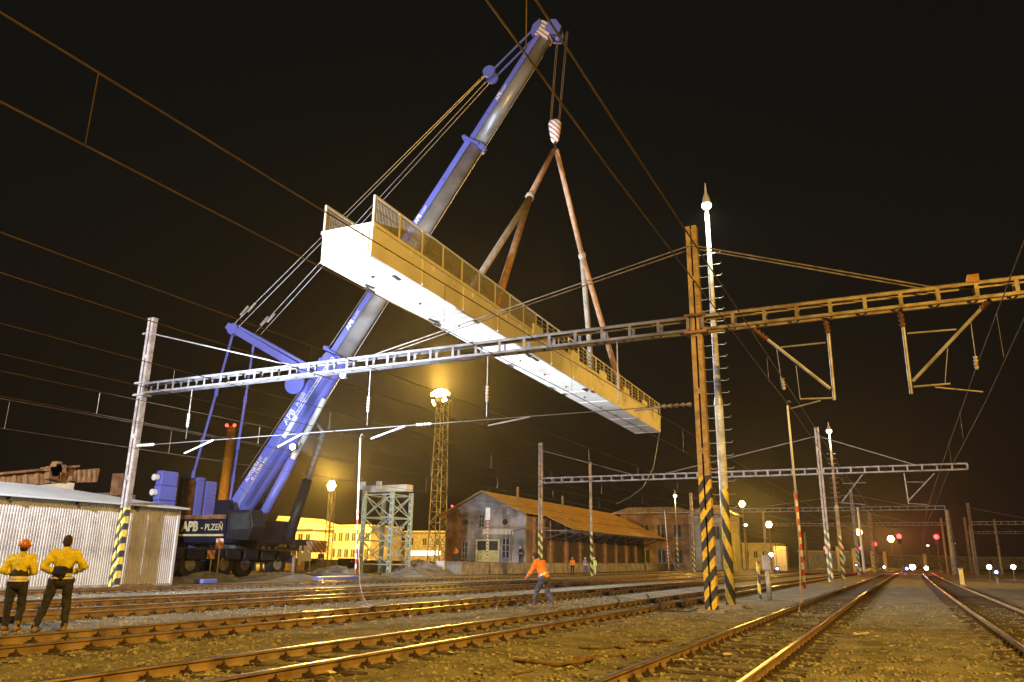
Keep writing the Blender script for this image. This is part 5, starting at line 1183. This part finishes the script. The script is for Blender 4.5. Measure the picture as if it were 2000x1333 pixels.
# ------------------------------------------------------------------ trailer, boards and clutter by the crane
t = empty('crane_trailer', (-52, 66, 0), 'dark crane ballast trailer with company lettering and striped tail board', 'trailer')
A = lambda x, y: PY(x, y, 64.0)
a, b = A(520, 1060), A(598, 1075)
MB().box((a.x, 64, b.z-.1), (b.x, 66.5, a.z+.3)).build('side_board', M['dark_blue'], t, bevel=.04); MB().box((a.x-.2, 64.1, 1.0), (b.x+.3, 66.4, 1.3)).build('bed', M['dark'], t)
text_mesh('APB', 'lettering', M['ivory'], t, (A(545, 1069).x, 63.98, A(545, 1069).z), (1, 0, 0), (0, 0, 1), .42, bold=.03)
text_mesh('PLZEŇ', 'lettering', M['galv'], t, (A(566, 1069).x, 63.98, A(545, 1069).z), (1, 0, 0), (0, 0, 1), .2, bold=.01)
c0, c1 = A(600, 1057), A(637, 1080); MB().box((c0.x, 63.9, c1.z), (c1.x, 64.05, c0.z)).build('striped_board', M['chevron'], t)
for x_ in np.arange(a.x+.5, b.x, 1.5): MB().tube((x_, 64.1, .5), (x_, 64.4, .5), .5, .5, 18).build('wheel', M['tyre'], t)
for px_ in (532, 556):
    c = A(px_, 1095); f_ = empty('steel_frame', (c.x, 62, 0), 'blue upright steel frame ' + ('beside the crane rear' if px_ < 540 else 'between crane and white boards'), 'frame', 'blue steel frames by the crane')
    for s_ in (-.45, .45): MB().box((c.x+s_-.1, 61.9, 0), (c.x+s_+.1, 62.1, 2.4)).build('upright', M['blue'], f_)
    MB().box((c.x-.5, 61.93, 1.6), (c.x+.5, 62.07, 1.85)).build('crossbar', M['blue'], f_); MB().bar((c.x-.45, 62, .2), (c.x-1.2, 62, .05), .14).build('foot', M['rust'], f_)
q0 = PY(594, 1112, 51); t = empty('notice_boards', (q0.x, 51, 0), 'bright white notice boards on thin legs among the rubble', 'notice board')
for (x0, y0, x1, y1) in ((582, 1066, 590, 1104), (593, 1066, 603, 1080), (587, 1080, 609, 1096)):
    a, b = PY(x0, y1, 51), PY(x1, y0, 51); MB().box((a.x, 50.97-.01*(x0 % 3), a.z), (b.x, 51.0-.01*(x0 % 3), b.z)).build('board', M['white'], t)
for px_ in (585, 595, 605): a = PY(px_, 1100, 51.1); MB().tube((a.x, 51.08, 0), (a.x, 51.08, 1.5), .035, .035, 8).build('leg', M['galv'], t)
# crates, pallets and drums in the work area
for k, (px_, y_, s_, m_, lb) in enumerate(((549, 60, 1.0, 'yellow_box', 'small yellow toolbox on the ground by the blue frames'), (536, 61, .8, 'brick_red', 'small red fuel can rack beside the yellow toolbox'), (630, 66, 1.3, 'plank', 'wooden crate under the striped tail board'), (672, 62, 1.5, 'dark', 'dark cable drum crate left of the trestle'), (685, 60, 1.2, 'dark', 'dark stacked crate touching the white rod'), (570, 63, 1.4, 'plank', 'stack of planks behind the white boards'))):
    c = PY(px_, 1100, y_); t = empty('site_crate', (c.x, y_, 0), lb, 'crate'); MB().box((c.x-s_*.5, y_, .12), (c.x+s_*.5, y_+s_*.8, s_*.9)).build('crate_body', M[m_], t, bevel=.03)
    for j in range(4): MB().box((c.x-s_*.52, y_-.03, .14+j*s_*.2), (c.x+s_*.52, y_-.004, .14+j*s_*.2+s_*.13)).build('slat', M[m_], t)
    for e in (-1, 1): MB().box((c.x+e*s_*.35-.06, y_+.05, 0), (c.x+e*s_*.35+.06, y_+s_*.7, .118)).build('runner', M['plank'], t)
def mound(cx, cy, rx, ry, h, label, m='mound'):
    n = 26; vs = []; fs = []; r_ = random.Random(int(cx*10))
    for j in range(9):
        for i in range(n):
            a = 2*math.pi*i/n; rad = j/8; k = (1-rad**1.6)*(1+r_.uniform(-.22, .22)) if j < 8 else -.05
            vs.append((cx+rx*rad*math.cos(a)*(1+r_.uniform(-.07, .07)), cy+ry*rad*math.sin(a)*(1+r_.uniform(-.07, .07)), h*k))
    for j in range(8):
        for i in range(n): fs.append((j*n+i, j*n+(i+1) % n, (j+1)*n+(i+1) % n, (j+1)*n+i))
    return tag(MB().add(vs, fs).build('rubble_mound', M[m], smooth=False), label, 'mound', 'grey rubble mounds by the tracks')
for cx_, cy_, rx_, ry_, h_, lb in ((-37.5, 41.5, 2.2, 4.0, .42, 'low grey rubble mound in front of the crane wheels'), (-38.6, 49.0, 2.4, 3.6, .75, 'grey rubble mound below the white notice boards'), (-36.8, 56.5, 2.0, 3.0, .7, 'grey rubble mound before the trestle foot'), (-40.5, 63.5, 3.4, 2.4, 1.15, 'pale rubble heap beside the loading dock end'), (-36.6, 34.5, 1.6, 2.6, .5, 'brown earth mound at the shed corner')):
    mound(cx_, cy_, rx_, ry_, h_, lb, 'mound' if cx_ != -36.6 else 'gravel')
for (px0, px1, py_, lb) in ((628, 700, 1128, 'long blue sheet lying before the white rod'), (396, 424, 1140, 'short blue sheet lying near the chevron board')):
    a, b = G(px0, py_, .1), G(px1, py_, .1); X_ = -33.6
    a, b = PX(px0, py_, X_), PX(px1, py_, X_); tag(MB().prism([(X_, a.y, .02), (X_-.9, a.y+.2, .02), (X_-.9, b.y+.2, .02), (X_, b.y, .02)], (0, 0, .22)).build('blue_sheet', M['tarp_blue'], bevel=.03), lb, 'sheet')

# ------------------------------------------------------------------ litter and branches in the foreground
def branch(px_list, r_, label):
    pts_ = [G(*p) + V((0, 0, r_*.9 + .01*math.sin(i*1.7))) for i, p in enumerate(px_list)]
    t = empty('fallen_branch', pts_[0], label, 'branch', 'dry branches lying in the gravel')
    MB().path(pts_, r_, 7).build('limb', M['bark'], t)
    c = pts_[len(pts_)//2]; MB().path([c, c + V((.12, .18, .03)), c + V((.22, .3, .02))], r_*.5, 6).build('twig', M['bark'], t)
branch([(1004, 1293), (1030, 1297), (1060, 1300), (1090, 1303), (1125, 1298), (1160, 1290)], .030, 'long dark branch lying in gravel left of the near track')
branch([(1120, 1290), (1140, 1291), (1162, 1287)], .028, 'short dark branch piece at the end of the long one')
branch([(1130, 1267), (1165, 1271), (1200, 1266), (1235, 1271)], .022, 'pale thin branch lying behind the long dark one')
branch([(1240, 1254), (1275, 1257), (1312, 1254)], .024, 'dark branch lying closest to the striped pole')
branch([(1190, 1285), (1215, 1283), (1225, 1288)], .018, 'small reddish twig beside the near rail')
branch([(980, 1322), (1010, 1319), (1040, 1313)], .014, 'thin pale twig lying in the foremost gravel')
def scrap(px_, py_, s_, label, m='paper'):
    c = G(px_, py_, .012); r_ = random.Random(px_); vs = [(c.x+s_*math.cos(a)*r_.uniform(.6, 1.1), c.y+s_*math.sin(a)*r_.uniform(.6, 1.1), c.z+r_.uniform(0, s_*.5)) for a in np.arange(0, 6.28, 1.05)]
    n = len(vs); top = (c.x, c.y, c.z+s_*.55); MB_ = MB().add(vs + [top, (c.x, c.y, -.01)], [(i, (i+1) % n, n) for i in range(n)] + [((i+1) % n, i, n+1) for i in range(n)])
    tag(MB_.build('litter_scrap', M[m]), label, 'litter', 'pale litter scraps on the ground')
for px_, py_, s_, lb in ((648, 1317, .085, 'pale crumpled scrap beside a rail of the third track'), (880, 1277, .07, 'pale scrap under the third track rail'), (1332, 1294, .12, 'crumpled yellowish paper lying inside the near track'), (1240, 1279, .05, 'small white chip beside the branches'), (1110, 1304, .035, 'tiny white chip below the long branch'), (1012, 1181, .09, 'white chip left of the stooping walker'), (897, 1194, .07, 'white chip far left of the stooping walker'), (1630, 1216, .06, 'white chip against the near rail'), (1862, 1205, .07, 'white scrap beside the right hand track'), (1560, 1200, .05, 'white chip between the near rails'), (1420, 1282, .10, 'flattened yellowish paper inside the near track'), (1670, 1238, .06, 'pale splinter on the walkway gravel'), (1690, 1242, .05, 'second pale splinter on the walkway gravel'), (1712, 1244, .05, 'third pale splinter on the walkway gravel'), (1740, 1263, .035, 'lone white pebble on the walkway')):
    scrap(px_, py_, s_, lb)
tag(MB().bar(G(1668, 1240, .02), G(1696, 1236, .02), .045, .03).build('wood_splinter', M['paper']), 'pale wooden stick lying on the walkway gravel', 'stick')

# ------------------------------------------------------------------ night haze that catches the lamp light
hz = MB().box((-420, -45, -1.2), (330, 620, 62)).build('haze', M['gravel'])
hm_ = bpy.data.materials.new('haze_air'); hm_.use_nodes = True; hn = hm_.node_tree; hn.nodes.clear()
ho_ = hn.nodes.new('ShaderNodeOutputMaterial'); pv = hn.nodes.new('ShaderNodeVolumePrincipled')
pv.inputs['Color'].default_value = (.9, .9, .92, 1); pv.inputs['Density'].default_value = .00013; pv.inputs['Anisotropy'].default_value = .84
hn.links.new(pv.outputs[0], ho_.inputs['Volume'])
hz.data.materials.clear(); hz.data.materials.append(hm_)
tag(hz, 'thin night haze glowing around the yard lamps', 'haze', kind='stuff')
